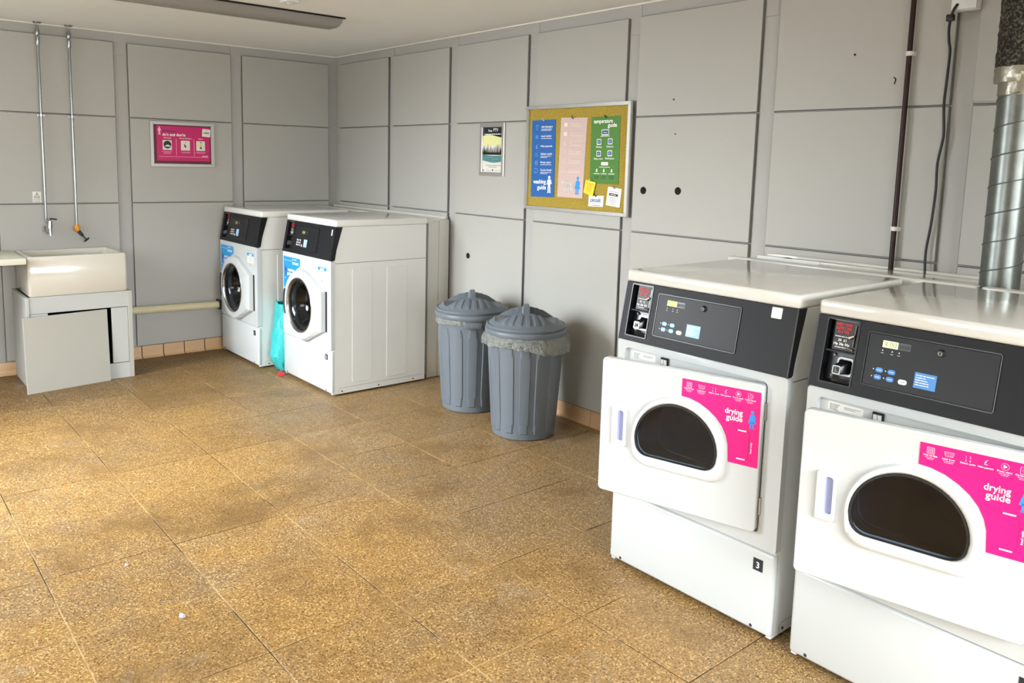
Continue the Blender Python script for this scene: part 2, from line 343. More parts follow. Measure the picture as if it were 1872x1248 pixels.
# ------------------------------------------------------------------ room
H = 2.5025; ZT, ZA, ZB, ZC = 2.429, 1.877, 1.231, .0985
X0, Y0 = -5.0, -8.6
RD = .020
fl = finish('floor', (lambda b: (box(b, X0-.15, .16, Y0-.15, .16, -.12, -.0018), b)[1])(bmesh.new()), MT['grout']); tag(fl, 'ochre terrazzo tiled floor of the laundry room', None, kind='structure')
gx = [-.5909+.4826*k for k in range(-10, 3)]; gy = [-1.4258-.4697*k for k in range(-4, 17)]
gx = sorted({max(X0, min(0, x)) for x in gx}|{X0, 0}); gy = sorted({max(Y0, min(0, y)) for y in gy}|{Y0, 0})
tm = {}
for i in range(len(gx)-1):
    for j in range(len(gy)-1):
        a, b, c, d = gx[i], gx[i+1], gy[j], gy[j+1]
        if b-a < .02 or d-c < .02: continue
        k = (round(b-a, 3), round(d-c, 3))
        if k not in tm:
            bm = bmesh.new(); g = .0022; box(bm, -k[0]/2+g, k[0]/2-g, -k[1]/2+g, k[1]/2-g, -.01, 0, bev=.0012, seg=1)
            bmesh.ops.recalc_face_normals(bm, faces=bm.faces); me = bpy.data.meshes.new('tile'); bm.to_mesh(me); bm.free(); me.materials.append(MT['tile']); tm[k] = me
        o = link('tile', tm[k], fl); o.location = ((a+b)/2, (c+d)/2, random.uniform(-.0007, .0)); o.rotation_euler = (random.uniform(-.0012, .0012), random.uniform(-.0012, .0012), 0)
ce = box_obj('ceiling', (X0-.15, .16, Y0-.15, .16, H, H+.12), MT['ceiling']); tag(ce, 'off-white painted ceiling', None, kind='structure')

def wall_with_holes(name, axis, at, th, a0, a1, holes, m, label):
    """axis 'x': wall plane at x=at running along y; holes (a0,a1,z0,z1) sorted, not overlapping in a"""
    bm = bmesh.new(); cur = a0
    def bx(p, q, z0, z1):
        if axis == 'x': box(bm, min(at, at+th), max(at, at+th), p, q, z0, z1)
        else: box(bm, p, q, min(at, at+th), max(at, at+th), z0, z1)
    for h in holes:
        bx(cur, h[0], 0, H)
        if h[2] > 0: bx(h[0], h[1], 0, h[2])
        bx(h[0], h[1], h[3], H); cur = h[1]
    bx(cur, a1, 0, H)
    return tag(finish(name, bm, m), label, None, kind='structure')
wr = wall_with_holes('wall_right', 'x', RD, .13, Y0-.15, .14, [], MT['recess'], 'grey panelled wall behind the notice board and dryers')
wb = wall_with_holes('wall_back', 'y', RD, .13, X0-.15, RD, [], MT['recess'], 'grey panelled wall behind the sink')
WL = [(-5.35, -3.95, .85, 2.0), (-2.95, -.55, .85, 2.1)]
wl = wall_with_holes('wall_left', 'x', X0, -.13, Y0-.15, .14, WL, MT['wall'], 'painted wall with two windows, left of the camera')
WF = [(-4.05, -.75, .7, 2.2)]
wf = wall_with_holes('wall_front', 'y', Y0, -.13, X0, RD, WF, MT['wall'], 'painted wall with a wide window behind the camera')
wi = 0
for (a0, a1, z0, z1) in WL+WF:
    wi += 1; ax = wi <= 2
    T = (lambda u, d, v: Vector((X0-.06+d, u, v))) if ax else (lambda u, d, v: Vector((u, Y0-.06+d, v)))
    bm = bmesh.new(); plate_hole(bm, T, [(a0, z0), (a1, z0), (a1, z1), (a0, z1)], [(a0+.05, z0+.05), (a1-.05, z0+.05), (a1-.05, z1-.05), (a0+.05, z1-.05)], ((a0+a1)/2, (z0+z1)/2), -.03, .03)
    wo = tag(finish('window_%d' % wi, bm, MT['plastic_white']), 'white framed window', None, kind='structure')
    for k in (1, 2):
        u = a0+(a1-a0)*k/3; bm = bmesh.new(); prism(bm, T, [(u-.02, z0+.05), (u+.02, z0+.05), (u+.02, z1-.05), (u-.02, z1-.05)], -.02, .02); finish('mullion', bm, MT['plastic_white'], wo)
    bm = bmesh.new(); prism(bm, T, [(a0+.05, z0+.05), (a1-.05, z0+.05), (a1-.05, z1-.05), (a0+.05, z1-.05)], -.004, .004); finish('pane', bm, glass_mat('window_glass_%d' % wi, .95), wo)

# wall panels (right wall: u = -y; back wall: x)
def panel_mesh(wd, z0, z1, th, axis, bev=.0025):
    bm = bmesh.new(); g = .0028
    if axis == 'x': box(bm, 0, th, -wd/2, wd/2, z0+g, z1-g, bev=bev, seg=1)
    else: box(bm, -wd/2, wd/2, 0, th, z0+g, z1-g, bev=bev, seg=1)
    bmesh.ops.recalc_face_normals(bm, faces=bm.faces)
    for f in bm.faces: f.material_index = 0 if abs(f.normal.x if axis == 'x' else f.normal.y) > .9 else 1
    return bm
rows = [(ZC, ZB), (ZB, ZA), (ZA, ZT)]
RP = [(-.075, -.8865), (-.952, -1.720), (-1.815, -2.581), (-2.667, -3.428), (-3.512, -4.2865), (-4.377, -5.175), (-5.262, -6.03), (-6.12, -6.89), (-6.975, -7.745), (-7.83, -8.56)]
for a, b in RP:
    for z0, z1 in rows:
        o = finish('panel', panel_mesh(a-b, z0, z1, RD, 'x'), [MT['wall'], MT['panel_edge']], wr); o.location = (0, (a+b)/2, 0)
BP = [(-.066, -.8544), (-.949, -1.741), (-1.839, -2.63), (-2.725, -3.515), (-3.61, -4.40), (-4.495, -4.985)]
for a, b in BP:
    for z0, z1 in rows:
        o = finish('panel', panel_mesh(a-b, z0, z1, RD, 'y'), [MT['wall'], MT['panel_edge']], wb); o.location = ((a+b)/2, 0, 0)
# cover strips between the panels, with the butt joint near the top
for (a, b), (c, d) in zip(RP, RP[1:]):
    for z0, z1 in ((ZC, 2.331), (2.335, H-.002)):
        box_obj('cover_strip', (RD-.0035, RD, c+.004, b-.004, z0, z1), MT['recess'], wr)
for (a, b), (c, d) in zip(BP, BP[1:]):
    for z0, z1 in ((ZC, 2.331), (2.335, H-.002)):
        box_obj('cover_strip', (c+.004, b-.004, RD-.0035, RD, z0, z1), MT['recess'], wb)
# pale sealant bead under the ceiling
tag(box_obj('trim_1', (X0, RD, RD-.010, RD, H-.008, H), MT['bead']), 'thin pale bead between ceiling and back wall', None, kind='structure')
tag(box_obj('trim_2', (RD-.010, RD, Y0, RD, H-.008, H), MT['bead']), 'thin pale bead between ceiling and right wall', None, kind='structure')
# coved skirting tiles
def cove_mesh(L):
    prof = [(RD, 0), (RD-.030, 0), (RD-.0295, .003), (RD-.018, .010), (RD-.013, .022), (RD-.011, .045), (RD-.011, ZC-.006), (RD-.009, ZC-.003), (RD, ZC-.002)]
    bm = bmesh.new(); A = [bm.verts.new((p[0], -L/2+.0015, p[1])) for p in prof]; B = [bm.verts.new((p[0], L/2-.0015, p[1])) for p in prof]
    for i in range(len(prof)): j = (i+1) % len(prof); bm.faces.new((A[i], A[j], B[j], B[i]))
    bm.faces.new(A[::-1]); bm.faces.new(B); return bm
bb = tag(box_obj('baseboard_right', (RD-.008, RD, Y0, RD, 0, ZC-.004), MT['skirt_grout']), 'coved beige tile skirting along the right wall', None, kind='structure')
o0 = None; y = -.06
while y > -6.3:
    if o0 is None: o0 = finish('tile', cove_mesh(.160), MT['skirting'], bb, 40); o = o0
    else: o = link('tile', o0.data, bb)
    o.location = (0, y-.08+.013, 0); y -= .160
ba = tag(box_obj('baseboard_back', (X0, RD, RD-.008, RD, 0, ZC-.004), MT['skirt_grout']), 'coved beige tile skirting along the back wall', None, kind='structure')
x = -.04
while x > -3.9:
    o = link('tile', o0.data, ba); o.rotation_euler = (0, 0, PI/2); o.location = (x-.0935, 0, 0); x -= .1655
# small marks and cut holes of the right wall
def wall_hole(y, z, r=.021):
    bm = bmesh.new(); T = xw(y, z)
    loft(bm, T, [(-.0012, ell(0, 0, r, r, 24)), (.003, ell(0, 0, r*.96, r*.96, 24))], True, True)
    return finish('hole', bm, MT['hole'], wr)
for y, z in ((-1.985, .932), (-3.591, 1.468), (-3.832, 1.475)): wall_hole(y, z)
for y, z, r in ((-3.773, 1.963, .005), (-3.796, 1.779, .004), (-4.761, 2.114, .005), (-5.279, 1.911, .006)): wall_hole(y, z, r)
bm = bmesh.new(); tube(bm, smooth_path([(-.002, -4.940, 2.005), (-.002, -4.950, 1.995), (-.002, -4.945, 1.975)], 3), .0022, 6); finish('scuff_mark', bm, MT['hole'], wr)

# ------------------------------------------------------------------ machines (local frame: u right, d depth into the machine, v up)
LT = lambda u, d, v: Vector((d, -u, v))
W_, D_, HT = .735, .765, 1.2
LIDB = 1.153; CONB = .930; SPL = .318
def lx(u, d, v): return LT(u, d, v)
def lbox(bm, u0, u1, d0, d1, v0, v1, bev=0, seg=2, mi=0): box(bm, d0, d1, -u1, -u0, v0, v1, bev=bev, seg=seg, mi=mi)
def lbox_obj(name, dims, m, parent, bev=0, seg=2):
    bm = bmesh.new(); lbox(bm, *dims, bev=bev, seg=seg); return finish(name, bm, m, parent, 40 if bev else None)
def con_T(u, d, v):      # tilted console face: v is height, face leans back with height
    return LT(u, -.004+(v-CONB)*.188+d, v)
def machine_shell(root, ribs=True):
    # body: sides, back and base
    bm = bmesh.new()
    side = [(.012, .012), (D_, .012), (D_, LIDB), (.058, LIDB), (.020, CONB-.006), (.012, CONB-.006)]   # (d, v)
    for u0, u1 in ((.004, .022), (W_-.022, W_-.004)):
        A = [bm.verts.new(LT(u0, d, v)) for d, v in side]; B = [bm.verts.new(LT(u1, d, v)) for d, v in side]
        n = len(side)
        for i in range(n): bm.faces.new((A[i], A[(i+1) % n], B[(i+1) % n], B[i]))
        bm.faces.new(A[::-1]); bm.faces.new(B)
    lbox(bm, .02, W_-.02, D_-.015, D_, .02, LIDB); lbox(bm, .02, W_-.02, .05, D_-.01, .012, .03); lbox(bm, .02, W_-.02, .05, D_-.01, LIDB-.012, LIDB)
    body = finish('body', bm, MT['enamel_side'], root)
    # lid
    bm = bmesh.new(); lbox(bm, -.002, W_+.002, .036, D_+.008, LIDB, HT, bev=.011, seg=3); finish('lid', bm, MT['lid'], root, 35)
    # side seam, kick recess and screws on both sides
    for sgn, u in ((-1, .004), (1, W_-.004)):
        a, b = (u-.0008, u) if sgn < 0 else (u, u+.0008)
        lbox_obj('side_seam', (a, b, .016, D_, .908, .9105), MT['screw'], body)
        T = (lambda p, d, v, u=u, s=sgn: LT(u+s*d, p, v))
        S = Sheet(lambda p, d, v, u=u, s=sgn: LT(u-s*d, p, v))
        S.line('greyline', [(.06, .014), (.06, .040), (.075, .052), (D_-.03, .052)], .0022)
        S.build(body, 'kick_line')
        for dd in (.085, .375, .665):
            bm = bmesh.new(); loft(bm, T, [(.003, ell(dd, .028, .004, .004, 10)), (0, ell(dd, .028, .006, .006, 10))]); finish('screw', bm, MT['screw'], body)
        if ribs:
            for p0, p1 in ((.16, .32), (.435, .605)):
                bm = bmesh.new(); A = rrect(p0, p1, .075, .868, .012, 4); B = rrect(p0+.004, p1-.004, .079, .864, .010, 4)
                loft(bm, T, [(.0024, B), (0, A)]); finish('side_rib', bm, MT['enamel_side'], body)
    # lower front panel with rounded corners
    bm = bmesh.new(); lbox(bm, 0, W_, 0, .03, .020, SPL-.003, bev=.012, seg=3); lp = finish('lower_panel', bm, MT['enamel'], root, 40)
    for u in (.06, W_-.075):
        bm = bmesh.new(); loft(bm, LT, [(-.003, ell(u, .035, .003, .003, 10)), (0, ell(u, .035, .006, .006, 10))]); finish('screw', bm, MT['screw'], lp)
    lbox_obj('shadow_gap', (.01, W_-.01, .02, .03, SPL-.006, SPL+.006), MT['gap'], root)
    for u in (.05, W_-.05):
        for d in (.06, D_-.06):
            bm = bmesh.new(); tube(bm, [LT(u, d, 0), LT(u, d, .02)], .02, 12); finish('foot', bm, MT['rubber'], root)
    return body

def coin_box(con, u0, u1, v0, v1):
    """recessed coin bay: label plate above, chrome coin mechanism below"""
    T = con_T; vm = v0+(v1-v0)*.50
    bm = bmesh.new(); ou = rrect(u0+.002, u1+.002, v0, v1+.002, .006, 3); inn = rrect(u0+.006, u1-.003, v0+.004, v1-.003, .004, 3)
    plate_hole(bm, T, ou, inn, ((u0+u1)/2, (v0+v1)/2), -.0022, .004); finish('bay_rim', bm, MT['blackside'], con, 40)
    bm = bmesh.new(); prism(bm, T, [(u0+.005, vm-.003), (u1-.002, vm-.003), (u1-.002, vm+.002), (u0+.005, vm+.002)], .004, .034); finish('bay_shelf', bm, MT['black'], con)
    TL = lambda u, d, v: con_T(u, d+.016, v)
    bm = bmesh.new(); prism(bm, TL, [(u0+.020, vm+.002), (u1-.002, vm+.002), (u1-.002, v1-.003), (u0+.020, v1-.003)], 0, .018); finish('coin_plate', bm, MT['darkplastic'], con)
    S = Sheet(lambda u, d, v: TL(u, d-.0006, v)); c = u0+.050
    for k, t in enumerate(('INSERT COINS', 'SLOWLY ONE', 'AT A TIME')): S.text('red', t, c, v1-.022-k*.0115, .0105, width=(.050, .048, .036)[k], align='C', bold=.04)
    S.greek('white', c-.024, c+.024, vm+.043, .003, 1); S.text('white', '20  \u00a31', c, vm+.030, .010, width=.026, align='C', bold=.05)
    S.text('white', '10p 20p 50p', c, vm+.018, .010, width=.050, align='C', bold=.05); S.greek('white', c-.02, c+.02, vm+.010, .003, 1)
    S.build(con, 'lettering')
    us = u1-.022
    bm = bmesh.new(); tube(bm, [TL(us+.004, -.004, vm+.018), TL(us+.006, -.004, v1-.016)], .0022, 8); finish('coin_slot', bm, MT['steel'], con, 40)
    bm = bmesh.new(); tube(bm, [TL(us-.006, -.003, vm+.046), TL(us-.004, -.012, vm+.047), TL(us+.008, -.013, vm+.054)], [.006, .0065, .003], 12); finish('coin_lever', bm, MT['chrome'], con, 40)
    bm = bmesh.new(); tube(bm, [TL(us-.014, -.006, vm+.012), TL(us+.010, -.012, vm+.010)], .0028, 8); finish('coin_guide', bm, MT['chrome'], con, 40)
    TC = lambda u, d, v: con_T(u, d+.030, v)
    bm = bmesh.new(); prism(bm, TC, rrect(u0+.022, u1-.003, v0+.010, vm-.006, .002, 2), 0, .003); finish('chute_plate', bm, MT['steeldark'], con)
    cu, cv = u1-.040, v0+.052
    bm = bmesh.new(); R0 = rrect(cu-.022, cu+.032, cv-.026, cv+.030, .012, 4); R1 = rrect(cu-.017, cu+.026, cv-.020, cv+.024, .009, 4)
    plate_hole(bm, TC, R0, R1, (cu, cv), -.010, 0); finish('chute_rim', bm, MT['chrome'], con, 40)
    bm = bmesh.new(); k1 = rrect(cu-.014, cu+.022, cv-.018, cv+.020, .007, 4); k2 = [(p[0]-.010, p[1]-.006) for p in scale_loop(k1, (cu, cv), .72)]
    loft(bm, TC, [(-.036, k2), (-.030, [(p[0]-.008, p[1]-.005) for p in scale_loop(k1, (cu, cv), .80)]), (-.004, k1)]); lk = finish('coin_lock', bm, MT['steeldark'], con, 50)
    kc = (sum(p[0] for p in k2)/len(k2), sum(p[1] for p in k2)/len(k2))
    bm = bmesh.new(); plate_hole(bm, TC, k2, scale_loop(k2, kc, .74), kc, -.0385, -.034); tube(bm, [TC(kc[0], -.041, kc[1]), TC(kc[0], -.030, kc[1])], .0042, 12); finish('lock_ring', bm, MT['chrome'], lk, 40)
    for v in (vm-.016, v0+.022):
        bm = bmesh.new(); tube(bm, [TC(u0+.030, -.008, v), TC(u0+.030, 0, v)], [.0045, .006], 12); finish('dome_bolt', bm, MT['chrome'], con, 50)
    bm = bmesh.new(); vs = [TC(u0+.034, -.002, v0+.022), TC(u1-.006, -.002, v0+.022), TC(u1-.006, -.020, v0+.008), TC(u0+.036, -.020, v0+.008)]; ws = [p+Vector((.002, 0, -.003)) for p in vs]
    a = [bm.verts.new(p) for p in vs]; b = [bm.verts.new(p) for p in ws]; bm.faces.new(a); bm.faces.new(b[::-1])
    for i in range(4): bm.faces.new((a[i], a[(i+1) % 4], b[(i+1) % 4], b[i]))
    finish('coin_tray', bm, MT['steel'], con)

def console(root, kind, display):
    bm = bmesh.new(); O = rrect(.002, W_-.002, CONB, LIDB, .004, 2); hole = rrect(.034, .133, .952, 1.146, .004, 2)
    plate_hole(bm, con_T, O, hole, (.083, 1.05), .0, .034); prism(bm, con_T, rrect(.020, .15, .94, LIDB-.004, .004, 2), .0335, .036)
    con = finish('control_console', bm, MT['black'], root, 30)
    for u in (-.0005, W_-.0035):     # black side cheeks, wider at the top
        bm = bmesh.new(); pts = [(-.005, CONB-.001), (.037, LIDB), (.088, LIDB), (.020, CONB-.001)]
        A = [bm.verts.new(LT(u, d, v)) for d, v in pts]; B = [bm.verts.new(LT(u+.004, d, v)) for d, v in pts]
        for i in range(4): bm.faces.new((A[i], A[(i+1) % 4], B[(i+1) % 4], B[i]))
        bm.faces.new(A[::-1]); bm.faces.new(B); finish('side_cheek', bm, MT['blackside'], con)
    if kind == 'dryer':
        coin_box(con, .030, .135, .948, 1.148); u0, u1, v0, v1 = .165, .528, .968, 1.128
    else:
        coin_box(con, .030, .135, .948, 1.148); u0, u1, v0, v1 = .160, .520, .962, 1.128
    # raised inner panel
    bm = bmesh.new(); P = rrect(u0, u1, v0, v1, .008, 4)
    plate_hole(bm, con_T, P, inset_loop(P, .003), ((u0+u1)/2, (v0+v1)/2), -.0032, .001); finish('panel_edge', bm, MT['blackside'], con, 40)
    bm = bmesh.new(); P2 = inset_loop(P, .004); loft(bm, con_T, [(-.0022, inset_loop(P2, .001)), (.001, P2)]); finish('touch_panel', bm, MT['panelblack'], con, 40)
    S = Sheet(lambda u, d, v: con_T(u, d-.0024, v))
    vd = 1.088 if kind == 'dryer' else 1.075
    if kind == 'dryer':
        S.rect('lcdoff', .250, .292, vd, vd+.020)
        S.rect(display, .212, .256, vd, vd+.020, lift=.001)
        S.text('glyph' if display == 'lcd' else 'darkglyph', '4.00', .234, vd+.003, .021, width=.036, align='C', bold=.012, lift=.0016)
        for k in range(4): S.text('ink', '8', .262+k*.008, vd+.003, .017, width=.006, align='C', lift=.0012)
        for u in (.214, .242, .262): S.rect('white', u-.0015, u+.0015, vd-.011, vd-.008); S.rect('paper', u-.004, u+.004, vd-.018, vd-.0168)
        kb = 'lightblue' if display == 'lcd' else 'keyblue'
        for u, v in ((.214, 1.020), (.250, 1.020), (.212, .999), (.248, .999)):
            S.poly(kb, rrect(u-.011, u+.011, v-.007, v+.007, .0065, 5)); S.greek('white', u-.006, u+.006, v-.001, .0022, 1, lift=.0012); S.rect('white', u-.019, u-.016, v-.001, v+.002)
        S.poly('white', rrect(.272, .297, .992, 1.006, .0068, 5)); S.greek('ink', .279, .291, .998, .0024, 1, lift=.0012)
        a, b, c, d = .315, .375, .992, 1.036
    else:
        S.rect('lcdoff', .265, .325, vd-.002, vd+.022); S.rect('darkglyph', .280, .315, vd+.002, vd+.018, lift=.001)
        for r_ in range(3):
            for k in range(3): S.poly('white', ell(.215+k*.024, 1.028-r_*.017, .0062, .0058, 10))
        S.poly('white', ell(.292, .992, .0085, .0085, 12)); a, b, c, d = .318, .368, .985, 1.038
    S.rect('lightblue' if (kind != 'dryer' or display == 'lcd') else 'keyblue', a, b, c, d)
    S.greek('white', a+.004, b-.006, d-.009, .0032, 5, 2.1, 'L', lift=.0012, seed=3)
    S.build(con, 'panel_print')
    ul = .375 if kind == 'dryer' else .365
    bm = bmesh.new(); tube(bm, [con_T(ul, -.010, vd+.012), con_T(ul, -.001, vd+.012)], [.0095, .012], 18); kl = finish('key_lock', bm, MT['darkplastic'], con, 40)
    bm = bmesh.new(); tube(bm, [con_T(ul, -.0115, vd+.012), con_T(ul, -.0095, vd+.012)], .0068, 16); finish('lock_face', bm, MT['chrome'], kl, 40)
    bm = bmesh.new(); lbox(bm, ul-.0012, ul+.0012, con_T(ul, -.0125, vd+.012).x, con_T(ul, -.0105, vd+.012).x, vd+.008, vd+.016); finish('key_slot', bm, MT['gap'], kl)
    return con

def blank_sticker(con, u0, u1, v0, v1):
    bm = bmesh.new(); prism(bm, con_T, rrect(u0, u1, v0, v1, .003, 3), -.0016, .001); o = finish('sticker', bm, MT['plastic_white'], con); o['label'] = 'small plain white square sticker'

def number_plate(lp, u0, u1, v0, v1, s):
    bm = bmesh.new(); prism(bm, LT, [(u0, v0), (u1, v0), (u1, v1), (u0, v1)], -.0012, .0); o = finish('number_plate', bm, MT['ink'], lp); o['label'] = 'black number plate with a white %s' % s
    S = Sheet(lambda u, d, v: LT(u, d-.0014, v)); S.text('white', s, (u0+u1)/2, v0+(v1-v0)*.24, (v1-v0)*.72, align='C', bold=.035); S.build(lp, 'number')

def figure(S, m, u, v, h, cape=True):
    """simple printed person: head, body, legs"""
    S.poly(m, ell(u, v+h*.90, h*.095, h*.10, 14))
    if cape: S.poly(m, [(u-h*.10, v+h*.78), (u+h*.10, v+h*.78), (u+h*.20, v+h*.60), (u+h*.14, v+h*.50), (u+h*.24, v+h*.30), (u-h*.22, v+h*.30), (u-h*.15, v+h*.60)])
    else:
        S.poly(m, [(u-h*.11, v+h*.78), (u+h*.11, v+h*.78), (u+h*.08, v+h*.36), (u-h*.08, v+h*.36)])
        S.line(m, [(u-h*.12, v+h*.75), (u-h*.19, v+h*.52), (u-h*.05, v+h*.50)], h*.055); S.line(m, [(u+h*.12, v+h*.75), (u+h*.19, v+h*.56), (u+h*.04, v+h*.54)], h*.055)
    for s in (-1, 1): S.rect(m, u+s*h*.07-h*.045, u+s*h*.07+h*.045, v+h*.02, v+h*.37); S.rect(m, u+s*h*.085-h*.06, u+s*h*.085+h*.06, v, v+h*.05)

def dryer(name, loc, ang, display, num, label):
    root = thing(name, label, 'dryer', loc, 0, 'tumble dryers along the right wall')
    body = machine_shell(root, ribs=False)
    con = console(root, 'dryer', display)
    if display == 'lcd': blank_sticker(con, .640, .678, 1.112, 1.148)
    # front frame with the door recess
    pan_o = rrect(.036, .664, .372, .900, .018, 5)
    bm = bmesh.new(); O = rrect(0, W_, SPL+.002, CONB-.002, .012, 3)
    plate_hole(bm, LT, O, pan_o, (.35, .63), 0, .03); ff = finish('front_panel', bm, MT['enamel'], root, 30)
    # recess pan with D-shaped drum opening
    dc = (.355, .60); dl = dshape(.355, .60, .23, .20, .105)
    bm = bmesh.new(); plate_hole(bm, LT, inset_loop(pan_o, -.006), dl, dc, .018, .026); finish('recess_pan', bm, MT['pan'], root, 30)
    bm = bmesh.new(); loft(bm, LT, [(.020, dl), (.10, scale_loop(dl, dc, .93))], False); finish('opening_collar', bm, MT['steel'], root, 40)
    cyl = ell(.355, .60, .31, .27, 44)
    bm = bmesh.new(); loft(bm, LT, [(.10, cyl), (D_-.05, cyl)], False, True)
    dm = finish('drum', bm, MT['drum'], root, 40)
    for k in range(3):
        a = .55+k*2*PI/3; c, s = math.cos(a), math.sin(a); p = []
        for w2, q in ((-.045, 1), (-.012, .72), (.012, .72), (.045, 1)): p.append((.355+.31*q*c-w2*s, .60+.27*q*s+w2*c))
        bm = bmesh.new(); prism(bm, LT, p, .11, D_-.06); finish('baffle', bm, MT['drum'], dm)
    bm = bmesh.new(); plate_hole(bm, LT, inset_loop(cyl, -.004), scale_loop(dl, dc, .93), dc, .098, .102); finish('drum_front', bm, MT['drum'], root)
    # rating label and latch socket at the top of the recess
    S = Sheet(lambda u, d, v: LT(u, .018+d, v)); S.poly('paper', rrect(.062, .175, .862, .888, .004, 2)); S.greek('ink', .068, .100, .880, .0022, 5, 1.9, 'L', lift=.0012, seed=5); S.greek('ink', .115, .165, .878, .002, 2, 2.4, 'L', lift=.0012, seed=6); S.build(root, 'rating_label')
    bm = bmesh.new(); lbox(bm, .205, .238, .010, .018, .862, .890); la = finish('latch_socket', bm, MT['gap'], root)
    for u in (.209, .222): lbox_obj('latch_tongue', (u, u+.011, .006, .011, .865, .884), MT['plastic_white'], la)
    number_plate(root, .655, .692, .240, .283, num)
    # door, hinged on the right, ajar
    hinge = bpy.data.objects.new('door', None); COL.objects.link(hinge); hinge.parent = root; hinge.location = LT(.660, -.003, 0); hinge.rotation_euler = (0, 0, ang); hinge.empty_display_size = .05
    DW = .605
    T = lambda s, d, v: Vector((d, DW-s, v))        # s from the free edge; hinge at s = DW
    dc = (.31, .62)
    ring_o = dshape(.315, .617, .178, .180, .103); gl = dshape(.304, .617, .156, .150, .063)
    bm = bmesh.new(); P = rrect(0, DW, .378, .893, .016, 5)
    plate_hole(bm, T, inset_loop(P, .003), gl, dc, -.020, .0); loft(bm, T, [(-.020, inset_loop(P, .003)), (-.017, P), (.008, P)], False, False); 
    back = dshape(.304, .617, .165, .160, .07); plate_hole(bm, T, P, back, dc, .006, .008)
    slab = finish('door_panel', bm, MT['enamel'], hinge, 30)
    bm = bmesh.new(); O, I = ring_pts(ring_o, gl, dc)
    O2 = [(o[0]*.8+i[0]*.2, o[1]*.8+i[1]*.2) for o, i in zip(O, I)]; O3 = [(o[0]*.25+i[0]*.75, o[1]*.25+i[1]*.75) for o, i in zip(O, I)]
    loft(bm, T, [(-.019, O), (-.034, O2), (-.036, O3), (-.026, I), (-.015, I)], False); finish('window_surround', bm, MT['plastic_white'], hinge, 60)
    g2 = scale_loop(gl, dc, .985)
    bm = bmesh.new(); loft(bm, T, [(-.027, gl), (-.030, g2), (-.030, scale_loop(gl, dc, .955)), (-.020, scale_loop(gl, dc, .95))], False); finish('window_seal', bm, MT['rubber'], hinge, 60)
    bm = bmesh.new(); bm.faces.new([bm.verts.new(T(p[0], -.022, p[1])) for p in scale_loop(gl, dc, .99)]); finish('window_glass', bm, MT['dglass'], hinge)
    bm = bmesh.new(); loft(bm, T, [(-.018, gl), (.008, back), (.05, scale_loop(back, dc, .93))], False); finish('inner_collar', bm, MT['steel'], hinge, 50)
    # scooped handle
    hp = rrect(.055, .110, .570, .716, .006, 3); hi = rrect(.078, .102, .590, .704, .008, 4)
    bm = bmesh.new(); plate_hole(bm, T, hp, hi, (.09, .645), -.031, -.019); hd = finish('handle', bm, MT['plastic_white'], hinge, 40)
    bm = bmesh.new(); loft(bm, T, [(-.031, hi), (-.0205, [(p[0]+.003, p[1]) for p in inset_loop(hi, .003)])], False, True); finish('handle_scoop', bm, mat('scoop_'+num, '#9fa5c9', .4), hd, 40)  # lavender colour paints the shading inside the scoop
    # magenta drying guide
    bm = bmesh.new(); arc = [(.319, .803)]
    for k in range(1, 13):
        a = math.radians(90-7.5*k+2); arc.append((.315+.190*math.cos(a)*.95, .617+.190*math.sin(a)))
    arc = [(.319, .803), (.350, .800), (.385, .790), (.419, .772), (.448, .750), (.471, .723), (.486, .694), (.494, .665), (.498, .605)]
    prism(bm, T, arc[::-1]+[(.319, .867), (.597, .866), (.600, .605)][:0]+[(.319, .867), (.597, .866), (.600, .605)], -.0212, -.0195)
    st = finish('drying_guide_sticker', bm, MT['magenta'], hinge); st['label'] = 'magenta drying guide sticker with white print'
    S = Sheet(lambda s, d, v: T(s, d-.0214, v))
    S.text('white', 'drying', .509, .776, .027, width=.061, align='C', bold=.03); S.text('white', 'guide', .512, .754, .027, width=.056, align='C', bold=.03)
    figure(S, 'blueink', .573, .738, .062)
    names = ['Clean lint filter', 'Load dryer', 'Select cycle', 'Make payment', 'Press start', 'Cycle finish']
    for k, u in enumerate((.346, .391, .436, .478, .521, .563)):
        v = .848
        if k == 0:
            S.line('pinkwhite', [(u-.009, v-.009), (u+.009, v-.009), (u+.009, v+.009), (u-.009, v+.009)], .0012, closed=True)
            for q in range(3): S.line('pinkwhite', [(u-.009, v-.0045+q*.0045), (u+.009, v-.0045+q*.0045)], .001); S.line('pinkwhite', [(u-.0045+q*.0045, v-.009), (u-.0045+q*.0045, v+.009)], .001)
        elif k == 1: S.line('pinkwhite', [(u-.012, v+.006), (u+.012, v+.006), (u+.009, v-.006), (u-.009, v-.006)], .001, closed=True); [S.line('pinkwhite', [(u-.008+q*.004, v+.005), (u-.007+q*.0035, v-.005)], .0008) for q in range(5)]
        elif k == 2:
            for q, t in enumerate('1234'): S.text('pinkwhite', t, u-.005+(q % 2)*.010, v+.001-(q//2)*.010, .009, align='C', bold=.02)
        elif k == 3: S.text('pinkwhite', '\u00a3', u, v-.006, .020, align='C')
        elif k == 4: S.line('pinkwhite', ell(u, v, .009, .009, 16), .0011, closed=True); S.poly('white', [(u-.0035, v-.005), (u+.0055, v), (u-.0035, v+.005)])
        else: S.line('pinkwhite', [(u-.008, v-.009), (u-.008, v+.009), (u, v+.009), (u+.008, v+.004), (u+.008, v-.004), (u, v-.009)], .0011, closed=True); S.line('pinkwhite', ell(u+.001, v, .004, .004, 10), .001, closed=True)
        S.text('white', names[k], u, .8325, .0062, width=min(.036, .0031*len(names[k])), align='C', bold=.02)
        if k in (0, 1, 4, 5): S.greek('pinkwhite', u-.013, u+.013, .8275, .0022, 2, 1.9, seed=k+2)
    S.line('purple', [(.502, .724), (.566, .724), (.566, .628), (.508, .628)], .0011)
